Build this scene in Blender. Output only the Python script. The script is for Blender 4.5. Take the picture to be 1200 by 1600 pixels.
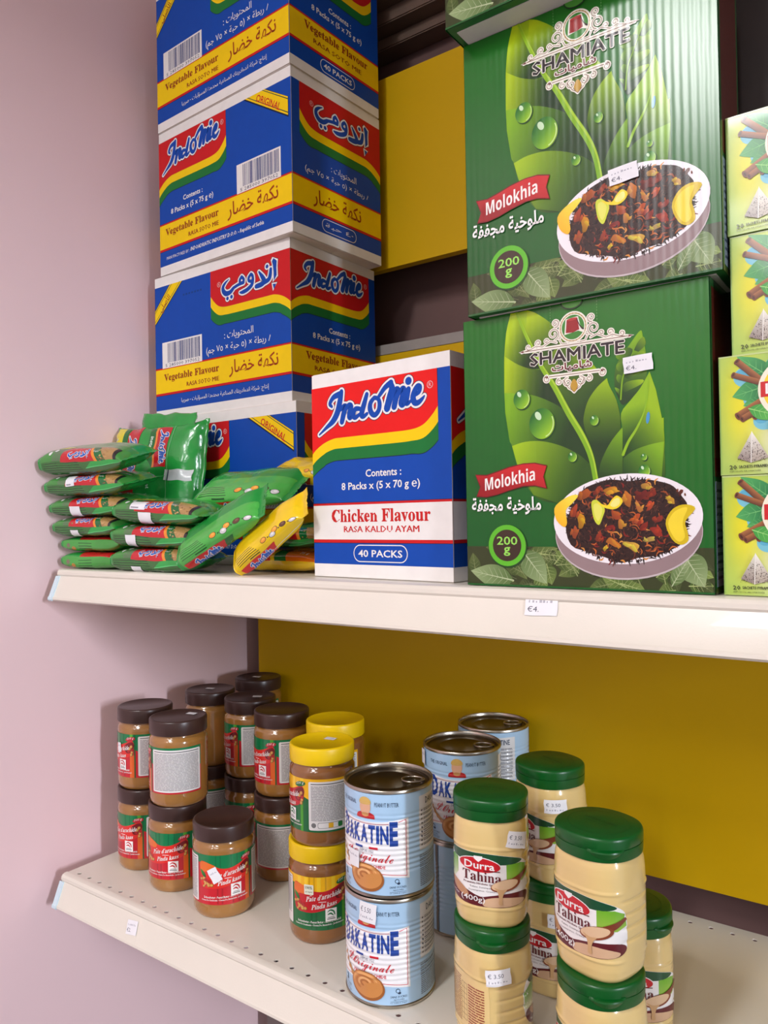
import bpy, bmesh, math, random
from math import pi, sin, cos, radians as RAD
from mathutils import Vector, Matrix, noise
from mathutils.geometry import tessellate_polygon

# ------------------------------------------------------------------ scene, camera, light
for o in list(bpy.data.objects): bpy.data.objects.remove(o)
SC = bpy.context.scene
COL = SC.collection

def srgb(c):
    return tuple((x/255/12.92 if x/255 <= .04045 else ((x/255+.055)/1.055)**2.4) for x in c[:3])

cam_d = bpy.data.cameras.new('camera'); cam = bpy.data.objects.new('camera', cam_d); COL.objects.link(cam)
AX = ((0.80929923, -0.01953649, -0.58707162), (0.58715064, -0.00201409, 0.80947518), (-0.01699672, -0.99980712, 0.00984086))
right = Vector((AX[0][0], AX[1][0], AX[2][0])); down = Vector((AX[0][1], AX[1][1], AX[2][1])); fwd = Vector((AX[0][2], AX[1][2], AX[2][2]))
rot = Matrix((right, -down, -fwd)).transposed()
cam.matrix_world = Matrix.Translation((1.0626, -0.644, 0.5158)) @ rot.to_4x4()
cam_d.sensor_fit = 'VERTICAL'; cam_d.sensor_height = 36.0; cam_d.lens = 36.0*1202/1600
cam_d.clip_start = .02; cam_d.clip_end = 60
SC.camera = cam

W = bpy.data.worlds.new('world'); SC.world = W; W.use_nodes = True
W.node_tree.nodes['Background'].inputs[0].default_value = (0.87, 0.88, 1.0, 1)
W.node_tree.nodes['Background'].inputs[1].default_value = 0.46

def area(name, loc, size, power, col=(.985, .99, 1.0), rot=(0, 0, 0)):
    l = bpy.data.lights.new(name, 'AREA'); l.shape = 'RECTANGLE'; l.size, l.size_y = size; l.energy = power; l.color = col
    o = bpy.data.objects.new(name, l); COL.objects.link(o); o.location = loc; o.rotation_euler = rot
    return o
CEIL = 1.95
LAMPS = [(0.56, -1.85, .24, .85, 33), (1.30, -3.10, .30, 1.25, 22), (0.40, -3.60, .30, 1.25, 16)]
for x, y, sx, sy, p in LAMPS:
    area('ceiling_lamp_light', (x, y, CEIL-.047), (sx-.02, sy-.02), p)

# daylight from the street, entering low through the open shop front in the right-hand wall
area('street_daylight', (14, -3.9, 2.4), (3.0, .6), 900, (.84, .89, 1.0), (0, RAD(90), RAD(0)))

VS = SC.view_settings
SC.display_settings.display_device = 'sRGB'
VS.view_transform = 'Standard'; VS.look = 'None'; VS.gamma = 1.0; VS.exposure = 0.07; VS.use_curve_mapping = False

# ------------------------------------------------------------------ materials
MATS = {}
def mat(name, col, rough=.5, metal=0., coat=0., noise_amt=.06, nscale=40., bump=0., bscale=200., spec=.5, trans=0., sss=0., emit=None):
    if name in MATS: return MATS[name]
    m = bpy.data.materials.new(name); m.use_nodes = True; nt = m.node_tree; N = nt.nodes
    b = N['Principled BSDF']; c = srgb(col)
    tc = N.new('ShaderNodeTexCoord'); nz = N.new('ShaderNodeTexNoise'); nz.inputs['Scale'].default_value = nscale; nz.inputs['Detail'].default_value = 4
    nt.links.new(tc.outputs['Object'], nz.inputs['Vector'])
    rp = N.new('ShaderNodeValToRGB')
    k = noise_amt
    rp.color_ramp.elements[0].position = .3; rp.color_ramp.elements[1].position = .7
    rp.color_ramp.elements[0].color = (*[x*(1-k) for x in c], 1); rp.color_ramp.elements[1].color = (*[min(1, x*(1+k)) for x in c], 1)
    nt.links.new(nz.outputs['Fac'], rp.inputs['Fac']); nt.links.new(rp.outputs['Color'], b.inputs['Base Color'])
    b.inputs['Roughness'].default_value = rough; b.inputs['Metallic'].default_value = metal
    b.inputs['Coat Weight'].default_value = coat; b.inputs['Coat Roughness'].default_value = .04
    b.inputs['Specular IOR Level'].default_value = spec
    b.inputs['Transmission Weight'].default_value = trans
    if sss: b.inputs['Subsurface Weight'].default_value = sss; b.inputs['Subsurface Radius'].default_value = (.01, .007, .004)
    if emit: b.inputs['Emission Color'].default_value = (*emit[0], 1); b.inputs['Emission Strength'].default_value = emit[1]
    if bump:
        n2 = N.new('ShaderNodeTexNoise'); n2.inputs['Scale'].default_value = bscale; n2.inputs['Detail'].default_value = 3
        nt.links.new(tc.outputs['Object'], n2.inputs['Vector'])
        bp = N.new('ShaderNodeBump'); bp.inputs['Strength'].default_value = 1; bp.inputs['Distance'].default_value = bump
        nt.links.new(n2.outputs['Fac'], bp.inputs['Height']); nt.links.new(bp.outputs['Normal'], b.inputs['Normal'])
    MATS[name] = m; return m

def ink(name, rough=.45, coat=0., corr=0., corr_period=.0065, bump=0., bscale=150, spec=.5):
    """printed surface: flat print colours stored on the mesh, gloss and relief from nodes"""
    if name in MATS: return MATS[name]
    m = bpy.data.materials.new(name); m.use_nodes = True; nt = m.node_tree; N = nt.nodes; b = N['Principled BSDF']
    at = N.new('ShaderNodeAttribute'); at.attribute_name = 'print'
    tc = N.new('ShaderNodeTexCoord'); nz = N.new('ShaderNodeTexNoise'); nz.inputs['Scale'].default_value = 60; nz.inputs['Detail'].default_value = 5
    nt.links.new(tc.outputs['Object'], nz.inputs['Vector'])
    hs = N.new('ShaderNodeHueSaturation'); mr = N.new('ShaderNodeMapRange')
    mr.inputs['To Min'].default_value = .93; mr.inputs['To Max'].default_value = 1.07
    nt.links.new(nz.outputs['Fac'], mr.inputs['Value']); nt.links.new(mr.outputs['Result'], hs.inputs['Value'])
    nt.links.new(at.outputs['Color'], hs.inputs['Color']); nt.links.new(hs.outputs['Color'], b.inputs['Base Color'])
    b.inputs['Roughness'].default_value = rough; b.inputs['Coat Weight'].default_value = coat; b.inputs['Coat Roughness'].default_value = .06
    b.inputs['Specular IOR Level'].default_value = spec
    if corr or bump:
        bp = N.new('ShaderNodeBump'); bp.inputs['Strength'].default_value = 1
        if corr:
            w = N.new('ShaderNodeTexWave'); w.bands_direction = 'X'; w.inputs['Scale'].default_value = 2*pi/20/corr_period
            w.inputs['Distortion'].default_value = .6; w.inputs['Detail'].default_value = 1
            nt.links.new(tc.outputs['Object'], w.inputs['Vector']); nt.links.new(w.outputs['Fac'], bp.inputs['Height']); bp.inputs['Distance'].default_value = corr
        else:
            n2 = N.new('ShaderNodeTexNoise'); n2.inputs['Scale'].default_value = bscale; n2.inputs['Detail'].default_value = 3
            nt.links.new(tc.outputs['Object'], n2.inputs['Vector']); nt.links.new(n2.outputs['Fac'], bp.inputs['Height']); bp.inputs['Distance'].default_value = bump
        nt.links.new(bp.outputs['Normal'], b.inputs['Normal'])
    MATS[name] = m; return m

# ------------------------------------------------------------------ object helpers
def empty(name, loc, rz=0, rx=0, ry=0):
    o = bpy.data.objects.new(name, None); COL.objects.link(o); o.location = loc; o.rotation_euler = (rx, ry, rz); o.empty_display_size = .02
    return o
def tag(o, label, cat, group=None, kind=None):
    o['label'] = label; o['category'] = cat
    if group: o['group'] = group
    if kind: o['kind'] = kind
    return o
def link(name, me, m, parent=None, loc=(0, 0, 0), rot=(0, 0, 0), label=None):
    o = bpy.data.objects.new(name, me); COL.objects.link(o)
    if m and not me.materials: me.materials.append(m)
    o.parent = parent; o.location = loc; o.rotation_euler = rot
    if label: o['label'] = label
    return o
def struct(o):
    o['kind'] = 'structure'; return o
def mesh(name, verts, faces, smooth=False, sharp=None):
    me = bpy.data.meshes.new(name); me.from_pydata(verts, [], faces); me.update()
    if smooth:
        me.polygons.foreach_set('use_smooth', [True]*len(me.polygons))
        if sharp: me.set_sharp_from_angle(angle=RAD(sharp))
    return me
def box_mesh(name, x0, x1, y0, y1, z0, z1, bev=0., seg=2):
    bm = bmesh.new(); bmesh.ops.create_cube(bm, size=1)
    for v in bm.verts:
        v.co = Vector((x0 if v.co.x < 0 else x1, y0 if v.co.y < 0 else y1, z0 if v.co.z < 0 else z1))
    if bev: bmesh.ops.bevel(bm, geom=bm.edges[:], offset=bev, segments=seg, affect='EDGES', profile=.5)
    me = bpy.data.meshes.new(name); bm.to_mesh(me); bm.free()
    return me
def boxes_mesh(name, bl, bev=0.):
    bm = bmesh.new()
    for b in bl:
        r = bmesh.ops.create_cube(bm, size=1)
        for v in r['verts']:
            v.co = Vector((b[0] if v.co.x < 0 else b[1], b[2] if v.co.y < 0 else b[3], b[4] if v.co.z < 0 else b[5]))
    if bev: bmesh.ops.bevel(bm, geom=bm.edges[:], offset=bev, segments=2, affect='EDGES')
    me = bpy.data.meshes.new(name); bm.to_mesh(me); bm.free(); return me
def ring_mesh(name, fn, zs, seg, cap0=True, cap1=True, sharp=40):
    """surface of rings fn(theta, i) -> Vector"""
    V = []; F = []
    for i in range(len(zs)):
        for k in range(seg): V.append(fn(2*pi*k/seg, i))
    for i in range(len(zs)-1):
        for k in range(seg):
            a = i*seg+k; b = i*seg+(k+1) % seg
            F.append((a, b, b+seg, a+seg))
    if cap0: F.append(tuple(range(seg-1, -1, -1)))
    if cap1: F.append(tuple(range((len(zs)-1)*seg, len(zs)*seg)))
    return mesh(name, V, F, True, sharp)
def lathe(name, prof, seg=96, sharp=40, cap0=True, cap1=True):
    return ring_mesh(name, lambda t, i: (prof[i][0]*sin(t), -prof[i][0]*cos(t), prof[i][1]), prof, seg, cap0, cap1, sharp)
def tube_mesh(name, pts, r, seg=10, closed=False):
    pts = [Vector(p) for p in pts]; n = len(pts); V = []; F = []
    for i, p in enumerate(pts):
        a = pts[(i-1) % n] if closed or i > 0 else pts[0]; b = pts[(i+1) % n] if closed or i < n-1 else pts[-1]
        t = (b-a).normalized(); up = Vector((0, 0, 1)) if abs(t.z) < .9 else Vector((1, 0, 0))
        s = t.cross(up).normalized(); q = s.cross(t)
        for k in range(seg): V.append(p+s*(r*cos(2*pi*k/seg))+q*(r*sin(2*pi*k/seg)))
    for i in range(n if closed else n-1):
        for k in range(seg):
            a = i*seg+k; b = i*seg+(k+1) % seg; c = ((i+1) % n)*seg
            F.append((a, b, c+(k+1) % seg, c+k))
    if not closed: F += [tuple(range(seg-1, -1, -1)), tuple(range((n-1)*seg, n*seg))]
    return mesh(name, V, F, True, 60)

# ------------------------------------------------------------------ lettering
_A = {'ا': 'ﺍﺎ', 'أ': 'ﺃﺄ', 'إ': 'ﺇﺈ', 'ب': 'ﺏﺐﺑﺒ', 'ة': 'ﺓﺔ', 'ت': 'ﺕﺖﺗﺘ', 'ج': 'ﺝﺞﺟﺠ', 'ح': 'ﺡﺢﺣﺤ', 'خ': 'ﺥﺦﺧﺨ', 'د': 'ﺩﺪ', 'ر': 'ﺭﺮ', 'س': 'ﺱﺲﺳﺴ',
      'ش': 'ﺵﺶﺷﺸ', 'ص': 'ﺹﺺﺻﺼ', 'ض': 'ﺽﺾﺿﻀ', 'ط': 'ﻁﻂﻃﻄ', 'ع': 'ﻉﻊﻋﻌ', 'ف': 'ﻑﻒﻓﻔ', 'ك': 'ﻙﻚﻛﻜ', 'ل': 'ﻝﻞﻟﻠ', 'م': 'ﻡﻢﻣﻤ', 'ن': 'ﻥﻦﻧﻨ', 'ه': 'ﻩﻪﻫﻬ',
      'و': 'ﻭﻮ', 'ؤ': 'ﺅﺆ', 'ي': 'ﻱﻲﻳﻴ'}
def arab(s):
    out = []
    for w in s.split(' '):
        r = ''; i = 0
        if w and w[0] not in _A and not any(c in _A for c in w):
            out.append(w[1:]+')' if w[0] == '(' else w); continue
        pre = False
        for i, c in enumerate(w):
            f = _A.get(c)
            if not f: r += {'(': ')', ')': '('}.get(c, c); pre = False; continue
            nxt = i+1 < len(w) and w[i+1] in _A
            if len(f) == 2: r += f[1] if pre else f[0]; pre = False
            else: r += f[3] if pre and nxt else f[1] if pre else f[2] if nxt else f[0]; pre = True
        out.append(r[::-1])
    return ' '.join(out[::-1])
def style(s, up, lo, dg=None):
    r = ''
    for c in s:
        if 'A' <= c <= 'Z': r += chr(up+ord(c)-65)
        elif 'a' <= c <= 'z': r += chr(lo+ord(c)-97)
        elif dg and '0' <= c <= '9': r += chr(dg+ord(c)-48)
        else: r += c
    return r
def heavy(s): return style(s, 0x1D5D4, 0x1D5EE)
def sansb(s): return '\x01'+s          # heavy upright sans
def sansbi(s): return '\x02'+s         # heavy slanted sans
def serifb(s): return style(s, 0x1D400, 0x1D41A, 0x1D7CE)
def serifbi(s): return style(s, 0x1D468, 0x1D482, 0x1D7CE)
def scriptb(s): return style(s, 0x1D4D0, 0x1D4EA)
_TXT = {}
_TOB = bpy.data.objects.new('lettering', bpy.data.curves.new('lettering', 'FONT'))
def glyphs(s, res=2, off=0.):
    sh = 0.
    if s[0] in '\x01\x02': off += .0 if 'M' in s else .017; sh = .2 if s[0] == '\x02' else 0.; s = s[1:]
    k = (s, res, off, sh)
    if k in _TXT: return _TXT[k]
    o = _TOB; c = o.data; c.body = s; c.resolution_u = res; c.offset = off; o.update_tag()
    me = bpy.data.meshes.new_from_object(o); me.calc_loop_triangles()
    V = [(v.co.x+sh*v.co.y, v.co.y) for v in me.vertices]; T = [tuple(t.vertices) for t in me.loop_triangles]
    bpy.data.meshes.remove(me)
    _TXT[k] = (V, T); return V, T

# ------------------------------------------------------------------ flat print as vector shapes (units: mm)
def catmull(pts, n=6, closed=False):
    if len(pts) < 3: return list(pts)
    out = []; m = len(pts)
    for i in range(m if closed else m-1):
        p = [pts[(i+k) % m] if closed else pts[min(max(i+k, 0), m-1)] for k in (-1, 0, 1, 2)]
        for j in range(n):
            t = j/n
            out.append(tuple(.5*(2*p[1][a]+(p[2][a]-p[0][a])*t+(2*p[0][a]-5*p[1][a]+4*p[2][a]-p[3][a])*t*t+(3*p[1][a]-p[0][a]-3*p[2][a]+p[3][a])*t**3) for a in range(len(pts[0]))))
    if not closed: out.append(tuple(pts[-1]))
    return out
def lin(p0, c0, p1, c1):
    dx, dy = p1[0]-p0[0], p1[1]-p0[1]; L = dx*dx+dy*dy
    def f(x, y):
        t = min(1, max(0, ((x-p0[0])*dx+(y-p0[1])*dy)/L))
        return tuple(a+(b-a)*t for a, b in zip(c0, c1))
    return f
class Art:
    def __init__(s): s.sh = []; s.T = None
    def add(s, V, T, col, layer, sub=None):
        if s.T: V = [s.T(*v) for v in V]
        s.sh.append((V, T, col, layer, sub))
    def poly(s, pts, col, layer, sub=None, smooth=0, holes=()):
        if smooth: pts = catmull(pts, smooth, True)
        loops = [[Vector((p[0], p[1], 0)) for p in pts]]+[[Vector((p[0], p[1], 0)) for p in h] for h in holes]
        V = [(v.x, v.y) for l in loops for v in l]
        s.add(V, [tuple(t) for t in tessellate_polygon(loops)], col, layer, sub)
    def rect(s, x0, y0, x1, y1, col, layer, sub=None): s.add([(x0, y0), (x1, y0), (x1, y1), (x0, y1)], [(0, 1, 2), (0, 2, 3)], col, layer, sub)
    def rrect(s, x0, y0, x1, y1, r, col, layer, n=5):
        P = []
        for cx, cy, a in ((x1-r, y1-r, 0), (x0+r, y1-r, 90), (x0+r, y0+r, 180), (x1-r, y0+r, 270)):
            for k in range(n+1): P.append((cx+r*cos(RAD(a+90*k/n)), cy+r*sin(RAD(a+90*k/n))))
        s.poly(P, col, layer)
    def ell(s, cx, cy, rx, ry, col, layer, rot=0, n=28, sub=None, a0=0, a1=360):
        c, q = cos(RAD(rot)), sin(RAD(rot)); full = a1-a0 >= 360
        P = [(rx*cos(RAD(a0+(a1-a0)*k/n)), ry*sin(RAD(a0+(a1-a0)*k/n))) for k in range(n if full else n+1)]
        P = [(cx+x*c-y*q, cy+x*q+y*c) for x, y in P]
        V = [(cx, cy)]+P; m = len(P)
        s.add(V, [(0, 1+k, 1+(k+1) % m) for k in range(m if full else m-1)], col, layer, sub)
    def ring(s, cx, cy, rx, ry, w, col, layer, n=36):
        s.stroke([(cx+rx*cos(2*pi*k/n), cy+ry*sin(2*pi*k/n)) for k in range(n+1)], w, col, layer, 0, caps=False)
    def stroke(s, pts, w, col, layer, smooth=5, caps=True, grow=0.):
        ws = list(w) if isinstance(w, (list, tuple)) else [w]*len(pts)
        P = [(p[0], p[1], ww) for p, ww in zip(pts, ws)]
        if smooth: P = catmull(P, smooth)
        V = []; T = []; n = len(P)
        for i, p in enumerate(P):
            a, b = P[max(i-1, 0)], P[min(i+1, n-1)]
            dx, dy = b[0]-a[0], b[1]-a[1]; L = math.hypot(dx, dy) or 1; h = max(p[2], .01)/2+grow
            V += [(p[0]-dy/L*h, p[1]+dx/L*h), (p[0]+dy/L*h, p[1]-dx/L*h)]
        for i in range(n-1): a = 2*i; T += [(a, a+1, a+3), (a, a+3, a+2)]
        s.add(V, T, col, layer)
        if caps:
            for p in (P[0], P[-1]): s.ell(p[0], p[1], p[2]/2+grow, p[2]/2+grow, col, layer, n=10)
    def text(s, t, x0, y0, x1, y1, col, layer, res=2, off=0., shear=0., rise=0., bow=0.):
        """glyph box fitted to x0..x1, y0..y1; rise tilts the line, bow bends it"""
        if t[0] == '\x01' and 'M' in t:
            for k in (-1, 0, 1): s.text(t[1:], x0+k*(y1-y0)*.04, y0, x1+k*(y1-y0)*.04, y1, col, layer, res, 0., shear, rise, bow)
            return
        V, T = glyphs(t, res, off)
        if not V: return
        a = min(v[0] for v in V); b = max(v[0] for v in V); c = min(v[1] for v in V); d = max(v[1] for v in V)
        kx = (x1-x0-shear*(y1-y0))/(b-a); ky = (y1-y0)/(d-c); out = []
        for v in V:
            y = (v[1]-c)*ky; x = x0+(v[0]-a)*kx+shear*y; f = (x-x0)/(x1-x0)
            out.append((x, y0+y+rise*f+bow*(1-(2*f-1)**2)))
        s.add(out, T, col, layer)
    def lines(s, x0, y0, x1, y1, n, col, layer, seed=1, fill=.55, gap=.25):
        """block of illegible fine print: rows of word-long marks"""
        rnd = random.Random(seed); dy = (y1-y0)/n
        for i in range(n):
            y = y1-(i+1)*dy; x = x0
            while x < x1-1:
                w = rnd.uniform(.8, 4.2)*dy*1.1; s.rect(x, y, min(x+w, x1), y+dy*fill, col, layer); x += w+dy*gap
    def build(s, name, mapf, step=None):
        VV = []; FF = []; CC = []; cnt = {}; seen = {}
        for q in s.sh: cnt[q[3]] = cnt.get(q[3], 0)+1
        for V, T, col, layer, sub in s.sh:
            seen[layer] = seen.get(layer, 0)+1; layer = layer+.5*seen[layer]/cnt[layer]      # keep overlapping ink of one pass apart
            m = min(x for x in (step, sub) if x) if (step or sub) else None
            V = list(V); T = list(T)
            if m:
                m2 = m*m; mid = {}; st = T; T = []
                while st:
                    t = st.pop(); e = []
                    for k in range(3):
                        p, q = V[t[k]], V[t[(k+1) % 3]]; e.append((p[0]-q[0])**2+(p[1]-q[1])**2)
                    k = e.index(max(e))
                    if e[k] <= m2: T.append(t); continue
                    a, b, c = t[k], t[(k+1) % 3], t[(k+2) % 3]; key = (min(a, b), max(a, b))
                    if key not in mid:
                        mid[key] = len(V); V.append(((V[a][0]+V[b][0])/2, (V[a][1]+V[b][1])/2))
                    j = mid[key]; st += [(a, j, c), (j, b, c)]
            base = len(VV); cf = callable(col); lc = None if cf else srgb(col)
            for v in V:
                VV.append(mapf(v[0]/1000, v[1]/1000, layer)); CC.extend((*(srgb(col(*v)) if cf else lc), 1))
            for a, b, c in T:
                p, q, r = V[a], V[b], V[c]
                FF.append((a+base, b+base, c+base) if (q[0]-p[0])*(r[1]-p[1])-(q[1]-p[1])*(r[0]-p[0]) > 0 else (a+base, c+base, b+base))
        me = bpy.data.meshes.new(name); me.from_pydata(VV, [], FF); me.update()
        at = me.color_attributes.new('print', 'FLOAT_COLOR', 'POINT'); at.data.foreach_set('color', CC)
        if step: me.polygons.foreach_set('use_smooth', [True]*len(me.polygons))
        return me
def flat_map(o, U, V, e0=.0002, de=.00009):
    o, U, V = Vector(o), Vector(U), Vector(V); n = U.cross(V)
    return lambda u, v, l: o+U*u+V*v+n*(e0+de*l)
CACHE = {}
def cached(k, f):
    if k not in CACHE: CACHE[k] = f()
    return CACHE[k]

# ------------------------------------------------------------------ the room
M_wall = mat('pink_white_paint', (246, 214, 217), .75, noise_amt=.02, nscale=2, bump=.0001, bscale=60)
M_brown = mat('dark_brown_wall', (112, 84, 80), .75, noise_amt=.1, nscale=5)
M_ceil = mat('ceiling_paint', (235, 232, 228), .8)
M_floor = mat('grey_floor_tile', (96, 92, 92), .5, noise_amt=.1, nscale=6)
M_cream = mat('cream_enamel', (226, 220, 207), .36, noise_amt=.02, nscale=8, coat=.15, bump=.00006, bscale=500)
M_film = mat('pale_blue_film', (205, 226, 236), .3, noise_amt=.03)
M_yel = mat('yellow_enamel', (206, 166, 0), .45, noise_amt=.03, nscale=4, spec=.2)
M_up = mat('grey_brown_steel', (120, 108, 104), .45, noise_amt=.05)
M_dark = mat('slot_shade', (22, 18, 18), .8)
M_rail = mat('grey_rail_steel', (150, 144, 138), .5)
M_wood = mat('dull_brown_wood', (110, 88, 74), .6, noise_amt=.15, nscale=12)
WX = -.030
YB = .47
struct(link('wall_left', box_mesh('wl', WX-.12, WX, -4.4, YB+.1, -.75, CEIL), M_wall))
struct(link('wall_back', box_mesh('wb', WX, 2.6, YB, YB+.1, -.75, CEIL), M_brown))
struct(link('wall_right', boxes_mesh('wr', [(2.6, 2.72, -4.4, -1.75, -.75, CEIL), (2.6, 2.72, .30, YB+.1, -.75, CEIL), (2.6, 2.72, -1.75, .30, 1.23, CEIL)]), mat('beige_paint', (205, 195, 185), .8)))
struct(link('floor', box_mesh('fl', WX-.12, 2.72, -4.4, YB+.1, -.80, -.75), M_floor))
struct(link('ceiling', box_mesh('ce', WX-.12, 2.72, -4.4, YB+.1, CEIL, CEIL+.1), M_ceil))
t = struct(link('trim_1', boxes_mesh('cornice', [(WX, 2.6, .43, YB, 1.325, 1.345), (WX, 2.6, .40, YB, 1.345, 1.37), (WX, 2.6, .36, YB, 1.37, 1.40)], .002), M_wood))
M_lampf = mat('lamp_frame_white', (240, 240, 240), .4)
M_lampd = mat('lamp_diffuser', (255, 250, 240), .5, emit=((1, .96, .9), 3.0))
for i, (x, y, sx, sy, p) in enumerate(LAMPS):
    L = empty('ceiling_lamp', (x, y, CEIL)); tag(L, ['short white ceiling lamp nearest the shelves', 'long white ceiling lamp farthest from the pink wall', 'long white ceiling lamp farthest from the shelves'][i], 'lamp', 'ceiling lamps')
    link('housing', box_mesh('h', -sx/2-.02, sx/2+.02, -sy/2-.02, sy/2+.02, -.03, 0, .003), M_lampf, L)
    link('diffuser', box_mesh('d', -sx/2, sx/2, -sy/2, sy/2, -.044, -.03, .003), M_lampd, L)

# ------------------------------------------------------------------ shelving
SHL = 1.25      # shelf length
SHD = .388      # shelf depth
ZU = .4498      # top of upper shelf
def deck_mesh():
    hs = []
    for yy in (.0118, .3706):
        k = 0
        while .0196+.025*k < SHL-.01:
            cx = .0196+.025*k; k += 1
            hs.append([Vector((cx+.0031*cos(a*pi/6), yy+.0031*sin(a*pi/6), 0)) for a in range(12)])
    outer = [Vector((0, .001, 0)), Vector((SHL, .001, 0)), Vector((SHL, SHD, 0)), Vector((0, SHD, 0))]
    loops = [outer]+hs; tris = tessellate_polygon(loops); P = [v for l in loops for v in l]; n = len(P)
    V = [tuple(p) for p in P]+[(p.x, p.y, -.0014) for p in P]; F = []
    for t in tris:
        a, b, c = (P[i] for i in t)
        t = tuple(t) if (b-a).cross(c-a).z > 0 else (t[0], t[2], t[1])
        F += [t, tuple(i+n for i in t[::-1])]
    k = 0
    for l in loops:
        m = len(l)
        for i in range(m): a, b = k+i, k+(i+1) % m; F.append((b, a, a+n, b+n))
        k += m
    return mesh('deck', V, F)
def strip_mesh(name, prof, x0, x1, th=.0012):
    """folded sheet: profile (y,z) extruded along x"""
    n = len(prof); inn = []
    for i, p in enumerate(prof):
        a, b = prof[max(i-1, 0)], prof[min(i+1, n-1)]; d = Vector((b[0]-a[0], b[1]-a[1])).normalized()
        inn.append((p[0]-d.y*th, p[1]+d.x*th))
    loop = list(prof)+inn[::-1]; m = len(loop)
    V = [(x0, y, z) for y, z in loop]+[(x1, y, z) for y, z in loop]
    F = [(i, (i+1) % m, (i+1) % m+m, i+m) for i in range(m)]
    for i in range(n-1):
        q = (i, i+1, m-2-i, m-1-i); F += [q[::-1], tuple(k+m for k in q)]
    return mesh(name, V, F, True, 30)
LIP = [(.004, 0), (.0, -.0002), (-.0028, -.0012), (-.0045, -.0036), (-.0048, -.0068), (-.0036, -.0086), (-.0034, -.0098), (-.0148, -.0385), (-.0166, -.0402), (-.0170, -.0422), (-.0155, -.0436), (-.011, -.0436), (-.006, -.0428)]
STICK = ink('sticker_paper', .6)
def stick_art(w, h, txt, blur='', n=1, tear=False, seed=0, price_at=.18):
    a = Art(); r = .8; c = (236, 236, 240)
    P = [(-w/2, -h/2), (-w/6, -h/2-.25), (w/4, -h/2+.2), (w/2, -h/2), (w/2+.3, -h/6), (w/2-.4, h/4), (w/2-.1, h/2), (0, h/2+.2), (-w/2, h/2), (-w/2-.4, h/5), (-w/2+.3, -h/6)]
    a.poly(P, c, 0)
    if txt: a.text(txt, -w/2+w*.08, -h/2+h*price_at, -w/2+w*(.08+.085*len(txt)+.1), -h/2+h*(price_at+.27), (70, 70, 90), 1)
    rnd = random.Random(seed)
    for k in range(7 if blur else 3):
        x = -w/2+w*(.1+.11*k); yy = -h*.3 if txt.startswith('€ ') else h*.12; a.rect(x, yy, x+w*rnd.uniform(.03, .08), yy+h*rnd.uniform(.06, .14), (175, 175, 185), 1)
    return a
def shelf(z, label, stk):
    s = empty('shelf_board', (0, 0, z)); tag(s, label, 'shelf')
    link('deck', cached('deck', deck_mesh), M_cream, s)
    link('front_lip', cached('lip', lambda: strip_mesh('lip', LIP[::-1], .0, SHL)), M_cream, s)
    link('end_cap', cached('ecap', lambda: strip_mesh('ecap', [(y-.0012, zz) for y, zz in LIP[6:11]][::-1], -.0025, .0065, .0022)), M_film, s, label='pale blue end piece')
    link('underside_flange', cached('und', lambda: boxes_mesh('und', [(0, .0015, 0, SHD, -.03, -.0016), (SHL-.0015, SHL, 0, SHD, -.03, -.0016), (.002, SHL-.002, .15, .19, -.012, -.0016)])), M_cream, s)
    for x, f, w, h, tx, rz in stk:
        y0, z0 = -.0034, -.0098; y1, z1 = -.0148, -.0385; yy = y0+(y1-y0)*f; zz = z0+(z1-z0)*f
        U = Vector((cos(rz), 0, sin(rz))); nrm = Vector((0, -.93, .37)).normalized()
        U = Vector((cos(rz), 0, 0))+Vector((0, -.37, -.93)).normalized()*-sin(rz); V = nrm.cross(U).normalized()
        me = stick_art(w, h, tx, seed=int(x*1000), blur='x').build('price_sticker', flat_map(Vector((x, yy, zz))+nrm*.0019, U, V))
        link('price_sticker', me, STICK, s, label='white price sticker')
    return s
shelf(0, 'cream metal shelf carrying jars and cans, perforated near its edge', [(.176, .5, 21, 17, '€2.', .12)])
shelf(ZU, 'cream metal shelf carrying cartons and noodle packets', [(.772, .13, 31, 19, '€4.', .03)])
def upright(x, label):
    u = empty('shelf_upright', (x, .406, -.75)); tag(u, label, 'upright', 'slotted uprights')
    link('post', cached('post', lambda: box_mesh('post', 0, .04, 0, .04, 0, 2.25, .002)), M_up, u)
    def slots():
        bl = []
        for k in range(44):
            z = .03+.05*k
            for xx in (.006, .026): bl.append((xx, xx+.006, -.0006, .001, z, z+.028))  # strips on the post face; the shade inside the slots is their colour
        return boxes_mesh('slots', bl)
    link('slots', cached('slots', slots), M_dark, u, label='dark strips coloured as the shade in slot holes')['kind'] = 'stuff'
upright(.006, 'slotted grey steel upright beside the pink wall')
upright(1.235, 'slotted grey steel upright at the far end of the shelves')
def panel(x0, x1, z0, z1, y, label, m=None, name='yellow_backboard'):
    p = empty(name, ((x0+x1)/2, y, z0)); tag(p, label, 'panel', 'yellow back panels')
    w = (x1-x0)/2; h = z1-z0
    link('sheet', box_mesh('sheet', -w, w, 0, .0015, 0, h), M_yel, p)
    link('folded_edge', boxes_mesh('fold', [(-w, w, .0015, .016, 0, .0015), (-w, w, .0015, .016, h-.0015, h), (-w, -w+.0015, .0015, .016, .0015, h-.0015), (w-.0015, w, .0015, .016, .0015, h-.0015)]), M_yel, p)
panel(.016, 1.24, .037, .4185, .3895, 'yellow steel back panel behind the jars and cans')
panel(.016, 1.24, .462, .788, .3895, 'yellow steel back panel behind the cartons, just above the cream shelf')
panel(.016, 1.24, .928, 1.242, .3835, 'yellow steel back panel high up between the blue and green cartons')
r = empty('back_rail', (.62, .3905, .789)); tag(r, 'narrow grey rail on top of the yellow back panel', 'rail')
link('bar', box_mesh('bar', -.61, .61, 0, .014, 0, .017, .001), M_rail, r)
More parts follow.
